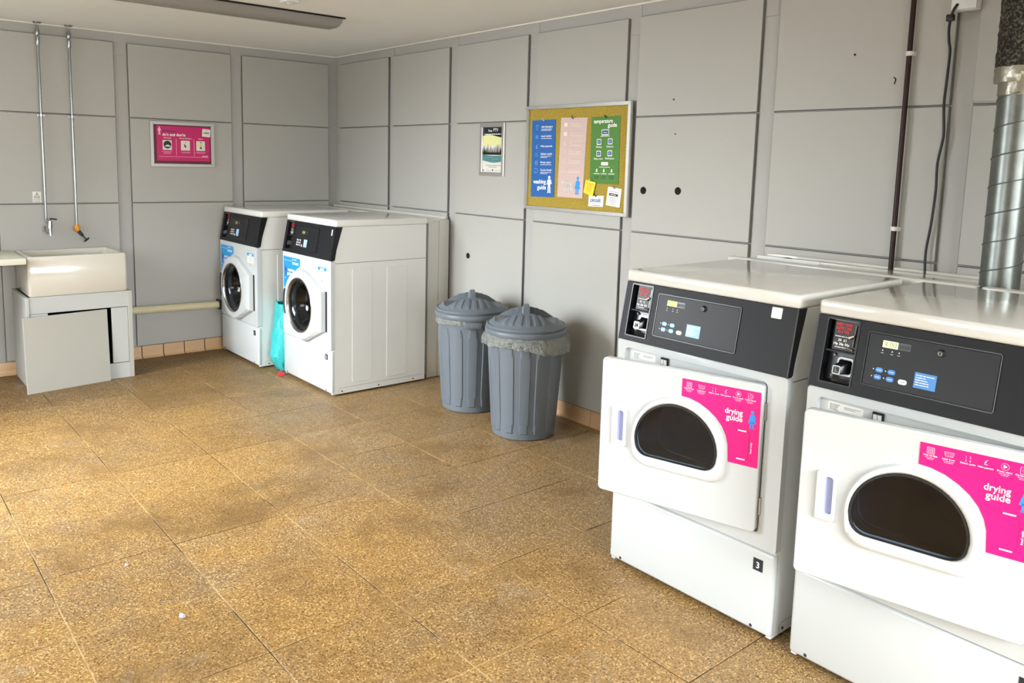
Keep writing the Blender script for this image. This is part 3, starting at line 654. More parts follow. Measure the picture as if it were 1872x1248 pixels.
    S.rect('white', .527, .556, .7225, .7265, lift=.0012); S.rect('white', .527, .556, .6235, .6275, lift=.0012); S.text('white', 'load only', .577, .652, .008, width=.038, rot=PI/2, bold=.02)
    S.build(hinge, 'sticker_print')
    # hinges
    for v in (.80, .47):
        bm = bmesh.new(); tube(bm, [Vector((-.002, -.004, v-.03)), Vector((-.002, -.004, v+.03))], .005, 10); finish('hinge', bm, MT['steel'], hinge, 40)
    return root
def dshape(cx, cy, rx, ry, below):
    """half-ellipse on top, flat bottom with rounded corners"""
    pts = [(cx+rx*math.cos(PI*k/24), cy+ry*math.sin(PI*k/24)) for k in range(25)]
    r = min(.055, below*.75, rx*.4); b = cy-below
    for cxx, a0 in ((cx-rx*.985+r, 180), (cx+rx*.985-r, 270)):
        for k in range(7):
            a = math.radians(a0+90*k/6); pts.append((cxx+r*math.cos(a), b+r+r*math.sin(a)))
    return pts

def washer(name, loc, num, label):
    root = thing(name, label, 'washing machine', loc, 0, 'washing machines in the corner')
    body = machine_shell(root, ribs=True); con = console(root, 'washer', 'lcdoff')
    c = (.345, .578); circ = ell(*c, .205, .205, 56)
    O = rrect(0, W_, SPL+.002, CONB-.002, .012, 3)
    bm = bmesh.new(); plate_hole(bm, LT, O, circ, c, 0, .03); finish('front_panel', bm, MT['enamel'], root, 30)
    # drum and gasket
    bm = bmesh.new(); loft(bm, LT, [(.03, ell(*c, .200, .200, 40)), (.09, ell(*c, .165, .165, 40)), (.12, ell(*c, .18, .18, 40))], False); finish('gasket', bm, MT['rubber'], root, 50)
    bm = bmesh.new(); loft(bm, LT, [(.12, ell(*c, .25, .25, 44)), (.55, ell(*c, .25, .25, 44))], False, True); dm = finish('drum', bm, MT['drum'], root, 50)
    bm = bmesh.new(); plate_hole(bm, LT, ell(*c, .252, .252, 44), ell(*c, .178, .178, 44), c, .118, .122); finish('drum_front', bm, MT['drum'], root)
    for k in range(3):
        a = .9+k*2*PI/3; cc, s = math.cos(a), math.sin(a); p = [(c[0]+.25*q*cc-w2*s, c[1]+.25*q*s+w2*cc) for w2, q in ((-.035, 1), (-.01, .74), (.01, .74), (.035, 1))]
        bm = bmesh.new(); prism(bm, LT, p, .13, .54); finish('baffle', bm, MT['drum'], dm)
    # door: round porthole running out to a straight hinge edge
    def outline(r, ur, vt, vb):
        pts = []; a1 = math.radians(58); a2 = math.radians(302)
        for k in range(41): a = a1+(a2-a1)*k/40; pts.append((c[0]+r*math.cos(a), c[1]+r*math.sin(a)))
        pts += [(ur, vb), (ur, vt)]; return pts
    Wo = outline(.252, .655, .715, .438); ins = ell(*c, .196, .196, 56)
    bm = bmesh.new(); Oo, Ii = ring_pts(Wo, ins, c)
    f = lambda t: [(o[0]*(1-t)+i[0]*t, o[1]*(1-t)+i[1]*t) for o, i in zip(Oo, Ii)]
    loft(bm, LT, [(0, Oo), (-.030, f(.04)), (-.043, f(.22)), (-.047, f(.6)), (-.046, Ii), (-.030, Ii)], False)
    door = finish('door', bm, MT['enamel'], root, 28)
    bm = bmesh.new(); rr = ell(*c, .196, .196, 56)
    loft(bm, LT, [(-.046, rr), (-.050, scale_loop(rr, c, .985)), (-.048, scale_loop(rr, c, .955)), (-.030, scale_loop(rr, c, .92))], False); finish('chrome_ring', bm, MT['chrome'], door, 60)
    bm = bmesh.new(); loft(bm, LT, [(-.034, scale_loop(rr, c, .945)), (-.036, scale_loop(rr, c, .90)), (-.020, scale_loop(rr, c, .86))], False); finish('inner_seal', bm, MT['rubber'], door, 60)
    # bowl glass
    bm = bmesh.new(); L = [(-.030, scale_loop(rr, c, .88)), (-.028, scale_loop(rr, c, .80)), (.0, scale_loop(rr, c, .70)), (.05, scale_loop(rr, c, .58)), (.075, scale_loop(rr, c, .40)), (.082, scale_loop(rr, c, .15))]
    loft(bm, LT, L, False, True); finish('door_glass', bm, MT['wglass'], door, 80)
    # handle: curved slot at the left
    sl = [(c[0]+.240*math.cos(math.radians(a)), c[1]+.240*math.sin(math.radians(a))) for a in range(158, 203, 4)]
    bm = bmesh.new(); tube(bm, smooth_path([LT(p[0]+.004, -.0445, p[1]) for p in sl], 2), .0085, 8); hd = finish('handle', bm, MT['darkplastic'], door, 60)
    lbox_obj('hinge_slot', (.657, .680, -.0015, .004, .437, .715), MT['gap'], root)
    S = Sheet(LT)
    # blue washing guide sticker
    arc = [(.278, .842)]+[(c[0]+.268*math.cos(math.radians(a)), c[1]+.268*math.sin(math.radians(a))) for a in range(106, 171, 8)]
    arc = [p for p in arc if p[0] > .012]+[(.012, .672)]
    S.poly('cyan', [(.012, .893), (.278, .893)]+arc); b1 = S.build(root, 'washing_guide_sticker')[0]; b1['label'] = 'bright blue washing guide sticker'
    S = Sheet(lambda u, d, v: LT(u, d-.0008, v))
    S.greek('white', .03, .15, .866, .004, 1); S.greek('white', .15, .26, .858, .004, 3, 1.6, seed=2); S.line('white', [(.045, .868), (.14, .868)], .0015)
    for k, u in enumerate((.165, .190, .215)): S.poly('white', ell(u, .879, .005, .006, 10))
    S.text('white', 'washing', .135, .790, .034, width=.105, align='C', bold=.04); S.text('white', 'guide', .110, .762, .034, width=.075, align='C', bold=.04)
    figure(S, 'purple', .050, .755, .07, False); S.greek('white', .03, .06, .735, .004, 1)
    S.build(root, 'sticker_print')
    S = Sheet(LT); S.rect('paper', .552, .672, .800, .872); S.rect('cyan', .552, .672, .853, .874, lift=.001); S.rect('white', .585, .640, .857, .868, lift=.0014)
    S.greek('greyline', .560, .664, .842, .003, 6, 2.1, seed=4); S.rect('ink', .604, .612, .778, .786); S.build(root, 'notice_sticker')
    number_plate(root, .650, .688, .248, .286, num)
    return root

wa = washer('washing_machine', (-1.09, -.07, 0), '1', 'white front-loading washing machine in the corner, further of the two, beside the pale pipe')
wb2 = washer('washing_machine', (-1.0, -1.06, 0), '2', 'white front-loading washing machine with its ribbed side in view, nearer of the two')
blank_sticker(wb2.children[[c.name.split('.')[0] for c in wb2.children].index('control_console')], .690, .704, 1.095, 1.135)
d1 = dryer('tumble_dryer', (-1.17, -4.49, 0), .25, 'lcd', '3', 'white tumble dryer with number 3 plate and whole ajar door in view, beside the bins')
d2 = dryer('tumble_dryer', (-1.18, -5.30, 0), .19, 'lcdpale', '4', 'white tumble dryer cut off by the right edge, in front of the metal duct')

# ------------------------------------------------------------------ boxings behind the machines
bx = thing('pipe_boxing', 'pale painted boxing behind the two washing machines in the corner', 'boxing', (-.1, -.9, 0))
bx.location = (0, 0, 0)
box_obj('side_panel', (-.185, -.004, -1.745, -1.730, 0, 1.160), MT['cover'], bx, .002, 1)
box_obj('front_panel', (-.185, -.170, -1.730, -.005, .02, 1.160), MT['cover'], bx)
box_obj('top_board', (-.155, -.004, -1.745, -.005, 1.160, 1.180), MT['covertop'], bx, .002, 1)
box_obj('front_lip', (-.205, -.155, -1.760, -.02, 1.155, 1.192), MT['cover'], bx, .003, 2)
box_obj('wall_batten', (-.030, -.004, -1.735, -.01, 1.180, 1.200), MT['cover'], bx, .003, 1)
bt = box_obj('side_flange', (-.092, -.004, -1.752, -1.745, 0, 1.172), MT['cover'], bx, .0015, 1)
for z in (1.07, .61, .159):
    bm = bmesh.new(); tube(bm, [(-.052, -1.756, z), (-.052, -1.751, z)], [.004, .007], 12); finish('dome_screw', bm, MT['clip'], bt, 50)
bx2 = thing('pipe_boxing', 'glossy cream boxing behind the number 3 dryer, below the copper pipe', 'boxing', (0, 0, 0))
box_obj('front_panel', (-.325, -.305, -5.46, -4.41, .02, 1.165), MT['cover'], bx2)
box_obj('side_panel', (-.305, -.004, -4.425, -4.41, 0, 1.165), MT['cover'], bx2)
box_obj('top_board', (-.30, -.004, -5.46, -4.41, 1.165, 1.185), MT['covertop'], bx2, .002, 1)
box_obj('front_lip', (-.345, -.30, -5.462, -4.405, 1.160, 1.200), MT['cover'], bx2, .006, 2)
box_obj('wall_batten', (-.025, -.004, -5.46, -4.41, 1.185, 1.198), MT['cover'], bx2, .002, 1)
bx3 = thing('pipe_boxing', 'glossy cream boxing under the metal duct at the right edge', 'boxing', (0, 0, 0))
box_obj('front_panel', (-.325, -.305, -6.75, -5.485, .02, 1.165), MT['cover'], bx3)
box_obj('top_board', (-.30, -.004, -6.75, -5.478, 1.165, 1.185), MT['covertop'], bx3, .002, 1)
box_obj('front_lip', (-.345, -.30, -6.75, -5.480, 1.160, 1.200), MT['cover'], bx3, .006, 2)
# loose white trim lying on the boxing
tr = thing('plastic_trim', 'loose white plastic trim with dark tape lying on the cream boxing', 'trim', (-.20, -4.62, 1.186), math.radians(4))
box_obj('channel', (-.010, .010, -.15, .15, 0, .004), MT['plastic_white'], tr, .001, 1); box_obj('edge', (.006, .010, -.15, .15, .003, .016), MT['plastic_white'], tr)
tube_obj('tape_scrap', smooth_path([(.030, -.03, .004), (.035, .01, .012), (.028, .05, .006), (.03, .08, .004)], 4), .006, MT['gap'], tr, 8)

# ------------------------------------------------------------------ bins
def bin_body_mesh():
    bm = bmesh.new(); n = 336; zs = [0, .006, .018, .040, .046, .052, .10, .30, .50, .535, .545, .551, .575, .600, .606, .64]
    def rad(z, a):
        r = .186+(z/.64)*.040
        if z < .006: r -= .008
        if .044 < z < .547:
            p = (a*14/(2*PI)) % 1; q = abs(p-.5); e_ = .30 if .06 < z < .53 else .24; r += .0055 if q < e_ else 0
        if z >= .60: r += .006
        return r
    R = [[bm.verts.new((rad(z, 2*PI*k/n)*math.cos(2*PI*k/n), rad(z, 2*PI*k/n)*math.sin(2*PI*k/n), z)) for k in range(n)] for z in zs]
    for A, B in zip(R, R[1:]):
        for k in range(n): bm.faces.new((A[k], A[(k+1) % n], B[(k+1) % n], B[k]))
    bm.faces.new(R[0][::-1])
    I = [[bm.verts.new((r*math.cos(2*PI*k/n), r*math.sin(2*PI*k/n), z)) for k in range(n)] for r, z in ((.222, .64), (.19, .05))]
    for k in range(n):
        bm.faces.new((R[-1][k], R[-1][(k+1) % n], I[0][(k+1) % n], I[0][k])); bm.faces.new((I[0][k], I[0][(k+1) % n], I[1][(k+1) % n], I[1][k]))
    bm.faces.new(I[1]); return bm
def lid_mesh():
    """domed lid: fluted front and back segments, sunk channel across and a bridge handle over it"""
    bm = bmesh.new(); N = 120; Rr = .222; g = {}
    def sm(a, b, x): t = max(0, min(1, (x-a)/(b-a))); return t*t*(3-2*t)
    for i in range(N+1):
        for j in range(N+1):
            s, t = -1+2*i/N, -1+2*j/N
            x = s*math.sqrt(1-t*t/2)*Rr; y = t*math.sqrt(1-s*s/2)*Rr; r = math.hypot(x, y); a = math.atan2(y, x)
            z = .118*(1-(r/.232)**2)
            fl_ = sm(.132, .140, r)*(1-sm(.196, .206, r))*sm(.116, .122, abs(y))
            z += fl_*(.005 if (a*24/(2*PI)) % 1 < .5 else -.002)
            ch = (1-sm(.108, .114, abs(y)))*(1-sm(.176, .186, abs(x)))
            zc = .030; br = 1-sm(.017, .023, abs(x))
            z = z*(1-ch*(1-br))+min(z, zc)*ch*(1-br)
            if br > 0 and ch > 0: z += .003*br*ch
            z = max(z, .012) if r < .21 else z
            g[i, j] = bm.verts.new((x, y, .655+max(0, z)*1.0))
    for i in range(N):
        for j in range(N): bm.faces.new((g[i, j], g[i+1, j], g[i+1, j+1], g[i, j+1]))
    n = 96; prof = [(.221, .662), (.231, .668), (.237, .664), (.238, .652), (.233, .646), (.240, .643), (.243, .636), (.243, .616), (.240, .611), (.236, .611), (.232, .640)]
    R = [[bm.verts.new((r*math.cos(2*PI*k/n), r*math.sin(2*PI*k/n), z)) for k in range(n)] for r, z in prof]
    for A, B in zip(R, R[1:]):
        for k in range(n): bm.faces.new((A[k], B[k], B[(k+1) % n], A[(k+1) % n]))
    return bm
def liner_bm(r0, z0, drop, amp, seed):
    bm = bmesh.new(); n = 180; R = random.Random(seed); ph = [R.uniform(0, 6.28) for _ in range(8)]; rows_ = 9; L = []
    for j in range(rows_):
        t = j/(rows_-1); row = []
        for k in range(n):
            a = 2*PI*k/n; wob = sum(math.sin(a*f+ph[i])/(1+i*.5) for i, f in enumerate((2, 3, 5, 9, 14, 23, 31, 44)))*.25
            sway = math.sin(a*2+ph[1])*.5+.5
            r = r0+math.sin(min(1, t*1.25)*PI*.62)*amp*(.70+.45*sway)+wob*.016*(.3+t)+R.uniform(-.0012, .0012); z = z0-t*drop*(1+.22*math.sin(a*2+ph[0])+.22*wob)
            row.append(bm.verts.new((r*math.cos(a), r*math.sin(a), z)))
        L.append(row)
    for A, B in zip(L, L[1:]):
        for k in range(n): bm.faces.new((A[k], A[(k+1) % n], B[(k+1) % n], B[k]))
    return bm
def rubbish_bin(x, y, rz, label, liner):
    t = thing('rubbish_bin', label, 'bin', (x, y, 0), rz, 'grey dustbins against the wall')
    b = finish('body', bin_body_mesh(), MT['binplastic'], t, 22)
    for s in (-1, 1):
        bm = bmesh.new(); box(bm, -.055, .055, .222, .246, .565, .603, bev=.006, seg=2); bmesh.ops.transform(bm, matrix=Matrix.Rotation(0 if s > 0 else PI, 4, 'Z'), verts=bm.verts)
        for k in (-.03, -.01, .01, .03):
            x0_ = k; box(bm, x0_-.0022, x0_+.0022, s*.244-.003, s*.244+.004, .569, .599)
        finish('side_grip', bm, MT['binplastic'], t, 40)
    l = finish('lid', lid_mesh(), MT['binplastic'], t, 50)
    ln = finish('bin_liner', liner_bm(*liner), MT['liner'], t, 80); ln['label'] = 'crumpled translucent plastic liner'
    return t
ang = math.atan2(-(CY+3.08), -(CX+.4))
b1 = rubbish_bin(-.335, -2.475, -.62, 'grey ribbed plastic dustbin standing behind the other, against the wall', (.229, .612, .034, .006, 4))
b2 = rubbish_bin(-.395, -3.075, -.72, 'grey ribbed plastic dustbin in front, its clear liner bulging out under the lid', (.236, .618, .078, .027, 9))

# ------------------------------------------------------------------ sink corner
sk = thing('sink', 'deep cream ceramic sink sitting on the grey cabinet below the taps', 'sink', (-2.24, -.27, .634))
sx0, sx1, sy0, sy1 = -.312, .312, -.232, .240; zz = .270
def sink_mesh():
    bm = bmesh.new(); T = lambda u, d, v: Vector((u, v, d))
    o = rrect(sx0, sx1, sy0, sy1, .020, 5); o1 = rrect(sx0+.006, sx1-.006, sy0+.006, sy1-.006, .020, 5); i = rrect(sx0+.030, sx1-.030, sy0+.030, sy1-.030, .035, 5); i2 = rrect(sx0+.045, sx1-.045, sy0+.045, sy1-.045, .05, 5)
    loft(bm, T, [(0, o1), (.010, o), (zz-.010, o), (zz, o1), (zz, i), (zz-.012, i), (.045, i2), (.035, scale_loop(i2, (0, 0), .9))], True, True); return bm
finish('basin', sink_mesh(), MT['ceramic'], sk, 45)
bm = bmesh.new(); tube(bm, [(0, 0, .036), (0, 0, .040)], .035, 20); finish('waste_plug', bm, MT['chrome'], sk)
cb = thing('sink_cabinet', 'grey painted boxed cabinet with an open front under the ceramic sink', 'cabinet', (-2.24, -.25, 0))
cx0, cx1, cf = -.335, .335, -.255; ch = .632
box_obj('side_panel', (cx0, cx0+.020, cf-.006, .262, 0, ch), MT['board'], cb, .0015, 1)
box_obj('side_panel', (cx1-.030, cx1, cf-.006, .262, 0, ch), MT['board2'], cb, .0015, 1)
box_obj('top_rail', (cx0+.020, cx1-.030, cf, cf+.018, .520, ch), MT['board'], cb, .001, 1)
box_obj('bottom_rail', (cx0+.020, cx1-.030, cf, cf+.018, 0, .112), MT['board'], cb, .001, 1)
box_obj('front_stile', (cx0+.022, cx0+.130, cf, cf+.018, .114, .518), MT['board'], cb, .001, 1)
box_obj('front_stile', (.195, cx1-.032, cf-.002, cf+.018, .116, .516), MT['board'], cb, .001, 1)
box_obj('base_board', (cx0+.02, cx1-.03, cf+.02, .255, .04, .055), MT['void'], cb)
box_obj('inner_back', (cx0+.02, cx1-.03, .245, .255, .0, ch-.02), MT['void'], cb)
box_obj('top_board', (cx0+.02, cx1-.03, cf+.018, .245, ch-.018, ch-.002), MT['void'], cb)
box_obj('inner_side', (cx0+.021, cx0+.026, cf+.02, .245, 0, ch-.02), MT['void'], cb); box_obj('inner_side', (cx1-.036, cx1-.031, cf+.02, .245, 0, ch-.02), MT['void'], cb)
# loose door leaning against the cabinet
p0, p1 = Vector((-2.604, -.612, 0)), Vector((-2.071, -.535, 0)); dv = (p1-p0); L = dv.length
ld = thing('loose_door', 'plain pale grey board leaning against the front of the sink cabinet', 'board', p0, math.atan2(dv.y, dv.x))
lean = math.atan2(.025, .50)
bm = bmesh.new(); box(bm, 0, L, 0, .016, 0, .512, bev=.001, seg=1); o = finish('board', bm, MT['board2'], ld); o.rotation_euler = (-lean, 0, 0)
ct = thing('worktop', 'cream worktop end projecting from the left edge beside the sink', 'worktop', (-3.2, -.3, 0))
box_obj('top', (-1.2, .630, -.285, .284, .868, .908), MT['counter'], ct, .003, 2)
box_obj('support_panel', (-.60, -.58, -.22, .284, 0, .868), MT['board'], ct)
box_obj('bracket', (.50, .52, -.10, .284, .84, .868), MT['blackiron'], ct)

# water pipes and taps
def pipe_down(x, zb, tapkind, label):
    t = thing('water_pipe', label, 'pipe', (x, -.035, zb), 0, 'water pipes above the sink')
    tube_obj('pipe', [(0, 0, 0), (0, 0, H-zb-.02)], .0085, MT['zincpipe'], t, 14)
    bm = bmesh.new(); tube(bm, [(0, 0, H-zb-.008), (0, 0, H-zb)], [.024, .030], 18); finish('ceiling_flange', bm, MT['zincpipe'], t, 50)
    bm = bmesh.new(); zt_ = H-zb; tube(bm, [(0, 0, zt_-.16), (0, 0, zt_-.15), (0, 0, zt_-.10), (0, 0, zt_-.095), (0, 0, zt_-.085), (0, 0, zt_-.05), (0, 0, zt_-.04)], [.009, .0125, .0125, .009, .0145, .0145, .009], 14); finish('fitting', bm, MT['zincpipe'], t, 30)
    for z in (1.86-zb,):
        bm = bmesh.new(); box(bm, -.024, .024, .016, .034, z-.004, z+.004); tube(bm, [(0, 0, z-.008), (0, 0, z+.008)], .0125, 12); finish('pipe_clip', bm, MT['steel'], t)
    if tapkind == 'chrome':
        bm = bmesh.new(); tube(bm, smooth_path([(0, 0, .005), (.006, -.012, -.012), (.012, -.030, -.030), (.014, -.044, -.060), (.015, -.048, -.098)], 4), [.012]*9+[.014]*4+[.011]*4, 12)
        tube(bm, [(.016, -.046, -.005), (.014, -.044, -.05)], [.012, .017], 12); tube(bm, [(-.012, .0, -.05), (-.016, -.03, -.075), (-.006, -.045, -.092)], .007, 10); tube(bm, [(.015, -.048, -.098), (.015, -.049, -.112)], .0085, 12)
        tap = finish('tap', bm, MT['chrome'], t, 50); tube_obj('tap_lever', [(.014, -.046, .008), (.030, -.048, .010), (.060, -.050, .004)], [.007, .005, .006], MT['blackiron'], tap, 10)
    else:
        bm = bmesh.new(); tube(bm, [(0, 0, .006), (0, 0, -.012), (.003, -.002, -.030), (.008, -.006, -.046)], [.013, .020, .021, .012], 14); tap = finish('valve_body', bm, MT['brass'], t, 50); tap['label'] = 'orange painted valve body'
        bm = bmesh.new(); tube(bm, [(.006, -.006, -.038), (.026, -.022, -.068), (.034, -.028, -.080)], [.012, .012, .007], 12); tube(bm, [(.030, -.026, -.076), (.052, -.040, -.104)], .005, 10); v = finish('valve_stem', bm, MT['blackiron'], t, 50)
        bm = bmesh.new(); dirv = Vector((.022, -.014, -.028)).normalized(); a = dirv.orthogonal().normalized(); b_ = dirv.cross(a); pc = Vector((.053, -.041, -.105))
        tube(bm, [pc+(a*math.cos(q*PI/8)+b_*math.sin(q*PI/8))*.020 for q in range(17)], .004, 8, cap=False); tube(bm, [pc-a*.02, pc+a*.02], .003, 8); tube(bm, [pc-b_*.02, pc+b_*.02], .003, 8); finish('hand_wheel', bm, MT['blackiron'], t, 50)
    return t
pipe_down(-2.342, 1.118, 'chrome', 'grey metal pipe from the ceiling ending in the chrome tap, nearer the worktop')
pipe_down(-2.143, 1.072, 'orange', 'grey metal pipe from the ceiling ending in the orange and black valve')
wpipe = thing('waste_pipe', 'cream plastic pipe running low along the wall from sink cabinet to washing machine', 'pipe', (-1.9, -.045, .392))
bm = bmesh.new(); tube(bm, [(0, 0, .008), (.82, 0, -.008)], .030, 20); finish('pipe', bm, MT['cream'], wpipe, 50)
bm = bmesh.new(); box(bm, .790, .806, -.034, .045, -.045, .032); finish('pipe_clip', bm, MT['blackiron'], wpipe)
sg = thing('warning_sign', 'small white sign with a warning triangle, left of the pipe with chrome tap', 'sign', (-2.388, -.0005, 1.281))
box_obj('sign_plate', (-.027, .027, -.0015, 0, -.038, .038), MT['paper'], sg)
S = Sheet(yw(0, 0, -.0018)); S.line('ink', [(-.018, -.002), (.018, -.002), (0, .031)], .0028, closed=True); S.rect('ink', -.0018, .0018, .006, .018); S.rect('ink', -.0018, .0018, .001, .004)
S.text('ink', 'CAUTION', 0, -.013, .0095, width=.036, align='C', bold=.02); S.text('ink', 'HOT WATER', 0, -.024, .0095, width=.046, align='C', bold=.02); S.greek('ink', -.018, .018, -.033, .004, 1); S.build(sg, 'lettering')

# ------------------------------------------------------------------ posters and notice board
def frame_obj(t, T, w2, h2, bw, dep, m):
    for nm, P in (('frame_rail', [(-w2, h2), (w2, h2), (w2-bw, h2-bw), (-w2+bw, h2-bw)]), ('frame_rail', [(-w2, -h2), (-w2+bw, -h2+bw), (w2-bw, -h2+bw), (w2, -h2)]),
                  ('frame_stile', [(-w2, -h2), (-w2, h2), (-w2+bw, h2-bw), (-w2+bw, -h2+bw)]), ('frame_stile', [(w2, -h2), (w2-bw, -h2+bw), (w2-bw, h2-bw), (w2, h2)])):
        bm = bmesh.new(); c = (sum(p[0] for p in P)/4, sum(p[1] for p in P)/4)
        mid = [(p[0]*.86+c[0]*.14, p[1]) if abs(p[1]-c[1]) < 1e-9 else p for p in P]
        q = [tuple(Vector(p)*.82+Vector((c[0] if 'stile' in nm else p[0], c[1] if 'rail' in nm else p[1]))*.18) for p in P]
        loft(bm, T, [(-dep, q), (-dep*.75, P), (0, P)], True, True); finish(nm, bm, m, t, 30)
t = thing('framed_poster', "magenta do's and don'ts poster in a silver frame on the back wall", 'poster', (-1.3505, -.001, 1.686))
T = yw(0, 0, 0); frame_obj(t, T, .2485, .1755, .026, .016, MT['alu'])
box_obj('backing', (-.230, .230, -.006, 0, -.157, .157), MT['maroon'], t); box_obj('poster_sheet', (-.200, .214, -.0075, -.006, -.128, .142), MT['magenta2'], t)
S = Sheet(yw(0, 0, -.0085)); figure(S, 'pinkwhite', -.178, .072, .062, False)
S.text('purple', 'laundry', -.155, .092, .034, width=.105, bold=.03); S.text('white', "do's and don'ts", -.155, .065, .032, width=.175, bold=.03)
for k, (u, nm) in enumerate(((-.120, 'Overload'), (.020, 'Wrong detergent'), (.140, 'Empty'))):
    wv = (.056, .098, .034)[k]; S.text('white', nm, u, .046, .012, width=wv, align='C', bold=.02); S.poly('pcream', rrect(u-.036, u+.034, -.045, .032, .006, 3))
    if k == 0: S.poly('navy', ell(u, -.003, .030, .030, 20), .001); S.poly('pcream', [(u-.024, -.014), (u+.002, -.002), (u+.026, -.012), (u+.016, -.020), (u-.01, -.018)], .0014)
    elif k == 1: S.poly('maroon', [(u-.014, .006), (u-.002, .000), (u+.008, -.018), (u-.006, -.024), (u-.010, -.008)], .001); S.line('greyline', [(u-.004, .022), (u, .010)], .003, .001)
    else: S.poly('yellow', [(u-.006, .018), (u+.008, .018), (u+.006, -.012), (u-.004, -.012)], .001); S.poly('navy', ell(u+.001, -.022, .007, .009, 12), .0014); S.rect('navy', u-.003, u+.004, .018, .025, .0014)
    S.greek('pinkwhite', u-.045 if k != 1 else u-.036, u+.040, -.058, .0036, 2 if k else 3, 2.2, seed=k+9)
for u in (-.052, .087): S.rect('pinkwhite', u-.0014, u+.0014, -.085, .045)
S.rect('pinkwhite', -.185, .20, -.097, -.0945); S.text('white', 'circuit', .173, -.092, .016, width=.046, align='C', bold=.03); S.build(t, 'poster_print')
bm = bmesh.new(); a = math.radians(-4); cxx, czz = .186, .098; pts = [(cxx+x*math.cos(a)-z*math.sin(a), czz+x*math.sin(a)+z*math.cos(a)) for x, z in ((-.032, -.030), (.032, -.030), (.032, .030), (-.032, .030))]
prism(bm, T, pts, -.0105, -.009); finish('stuck_note', bm, MT['paper'], t)
S = Sheet(yw(0, 0, -.011)); S.rect('ink', .163, .208, .094, .101); S.greek('greyline', .166, .204, .112, .003, 1); S.greek('greyline', .166, .204, .082, .003, 1); S.build(t, 'note_print')

t = thing('framed_poster', 'narrow silver-framed poster of dark trees over teal water, left of the notice board', 'poster', (-.001, -2.2445, 1.691))
T = xw(0, 0, 0); frame_obj(t, T, .131, .178, .026, .016, MT['alu'])
box_obj('backing', (-.006, 0, -.112, .112, -.160, .160), MT['pcream'], t)
S = Sheet(xw(0, 0, -.0068)); wv = lambda v0, a, ph: [(-.108+.216*k/14, v0+a*math.sin(ph+k/14*4.2)) for k in range(15)]
S.poly('navy', [(-.108, .155), (.108, .155)]+wv(.092, .010, .3)[::-1], .0004)
A = wv(.092, .010, .3); Bl = wv(-.030, .006, 1.5); S.poly('posteryellow', A+[(.108, .0), (-.108, .0)], .0004)
S.poly('pcream', [(-.108, .03), (.108, .03), (.108, -.02), (-.108, -.02)], .0006)
R = random.Random(3); x = -.106
while x < .100: h_ = R.uniform(.03, .068); w3 = R.uniform(.008, .016); S.poly('postertree', [(x, -.025), (x+w3, -.025), (x+w3*.75, -.02+h_*.7), (x+w3*.5, -.02+h_), (x+w3*.2, -.02+h_*.6)], .0010+.00001*x); x += w3*R.uniform(.7, 1.5)
S.rect('postertree', -.108, .108, -.034, -.018, .0010); C_ = wv(-.036, .004, 2.2); E_ = wv(-.080, .008, 2.2); S.poly('posterteal', C_+E_[::-1], .0012)
for k in range(5): S.line('posteryellow' if k % 2 else 'navy', [(-.09+.03*k, -.045-.006*k), (-.02+.03*k, -.048-.005*k)], .0012, .0015)
S.text('white', 'Free', -.045, .122, .024, width=.040, bold=.01); S.text('white', 'PTV', .010, .124, .030, width=.050, bold=.01); S.greek('white', -.085, .090, .103, .007, 1, lift=.001)
S.greek('greyline', -.070, .095, -.108, .006, 2, 2.0, lift=.001); S.poly('ink', ell(-.093, -.140, .006, .006, 10), .001); S.poly('ink', ell(.010, -.138, .006, .007, 10), .001); S.greek('greyline', -.06, .0, -.142, .004, 1); S.greek('greyline', .03, .09, -.142, .004, 1)
S.build(t, 'poster_print')

NBY, NBZ = -3.0515, 1.6395
nb = thing('notice_board', 'cork notice board in an aluminium frame on the grey wall', 'notice board', (-.001, NBY, NBZ))
frame_obj(nb, xw(0, 0, 0), .4445, .329, .024, .026, MT['alu'])
box_obj('cork_sheet', (-.010, 0, -.426, .426, -.309, .309), MT['cork'], nb)
def sheet_thing(name, label, cat, P, m, y0=0, group=None):
    """P: corner list (y,z) tl,tr,br,bl; returns (thing, map) where map(s,t) with s 0..1 across, t 0..1 up"""
    cy = sum(p[0] for p in P)/4; cz = sum(p[1] for p in P)/4
    t_ = thing(name, label, cat, (-.0125, cy, cz), 0, group)
    tl, tr_, br, bl = [Vector((p[0]-cy, p[1]-cz)) for p in P]
    W2 = ((tr_-tl).length+(br-bl).length)/2; H2 = ((tl-bl).length+(tr_-br).length)/2
    def T(u, d, v):
        s, q = u/W2, v/H2; p = (bl*(1-s)+br*s)*(1-q)+(tl*(1-s)+tr_*s)*q
        return Vector((d-.002*(1-q)*s, p.x, p.y))
    bm = bmesh.new(); n = 6; g = [[bm.verts.new(T(W2*i/n, 0, H2*j/n)) for j in range(n+1)] for i in range(n+1)]; g2 = [[bm.verts.new(T(W2*i/n, .0008, H2*j/n)) for j in range(n+1)] for i in range(n+1)]
    for i in range(n):
        for j in range(n): bm.faces.new((g[i][j], g[i+1][j], g[i+1][j+1], g[i][j+1])); bm.faces.new((g2[i][j], g2[i][j+1], g2[i+1][j+1], g2[i+1][j]))
    for k in range(n):
        for a, b in (((k, 0), (k+1, 0)), ((n, k), (n, k+1)), ((n-k, n), (n-k-1, n)), ((0, n-k), (0, n-k-1))): bm.faces.new((g[a[0]][a[1]], g2[a[0]][a[1]], g2[b[0]][b[1]], g[b[0]][b[1]]))
    finish('sheet', bm, MT[m], t_)
    return t_, T, W2, H2
def pin(t_, T, u, v, m='pinblack', big=False):
    bm = bmesh.new(); p = T(u, -.001, v); tube(bm, [p, p+Vector((-.006, 0, 0)), p+Vector((-.012, -.002, .006)), p+Vector((-.016, -.004, .012))], [.004, .0025, .003, .0045], 8); finish('pin', bm, MT[m], t_, 50)
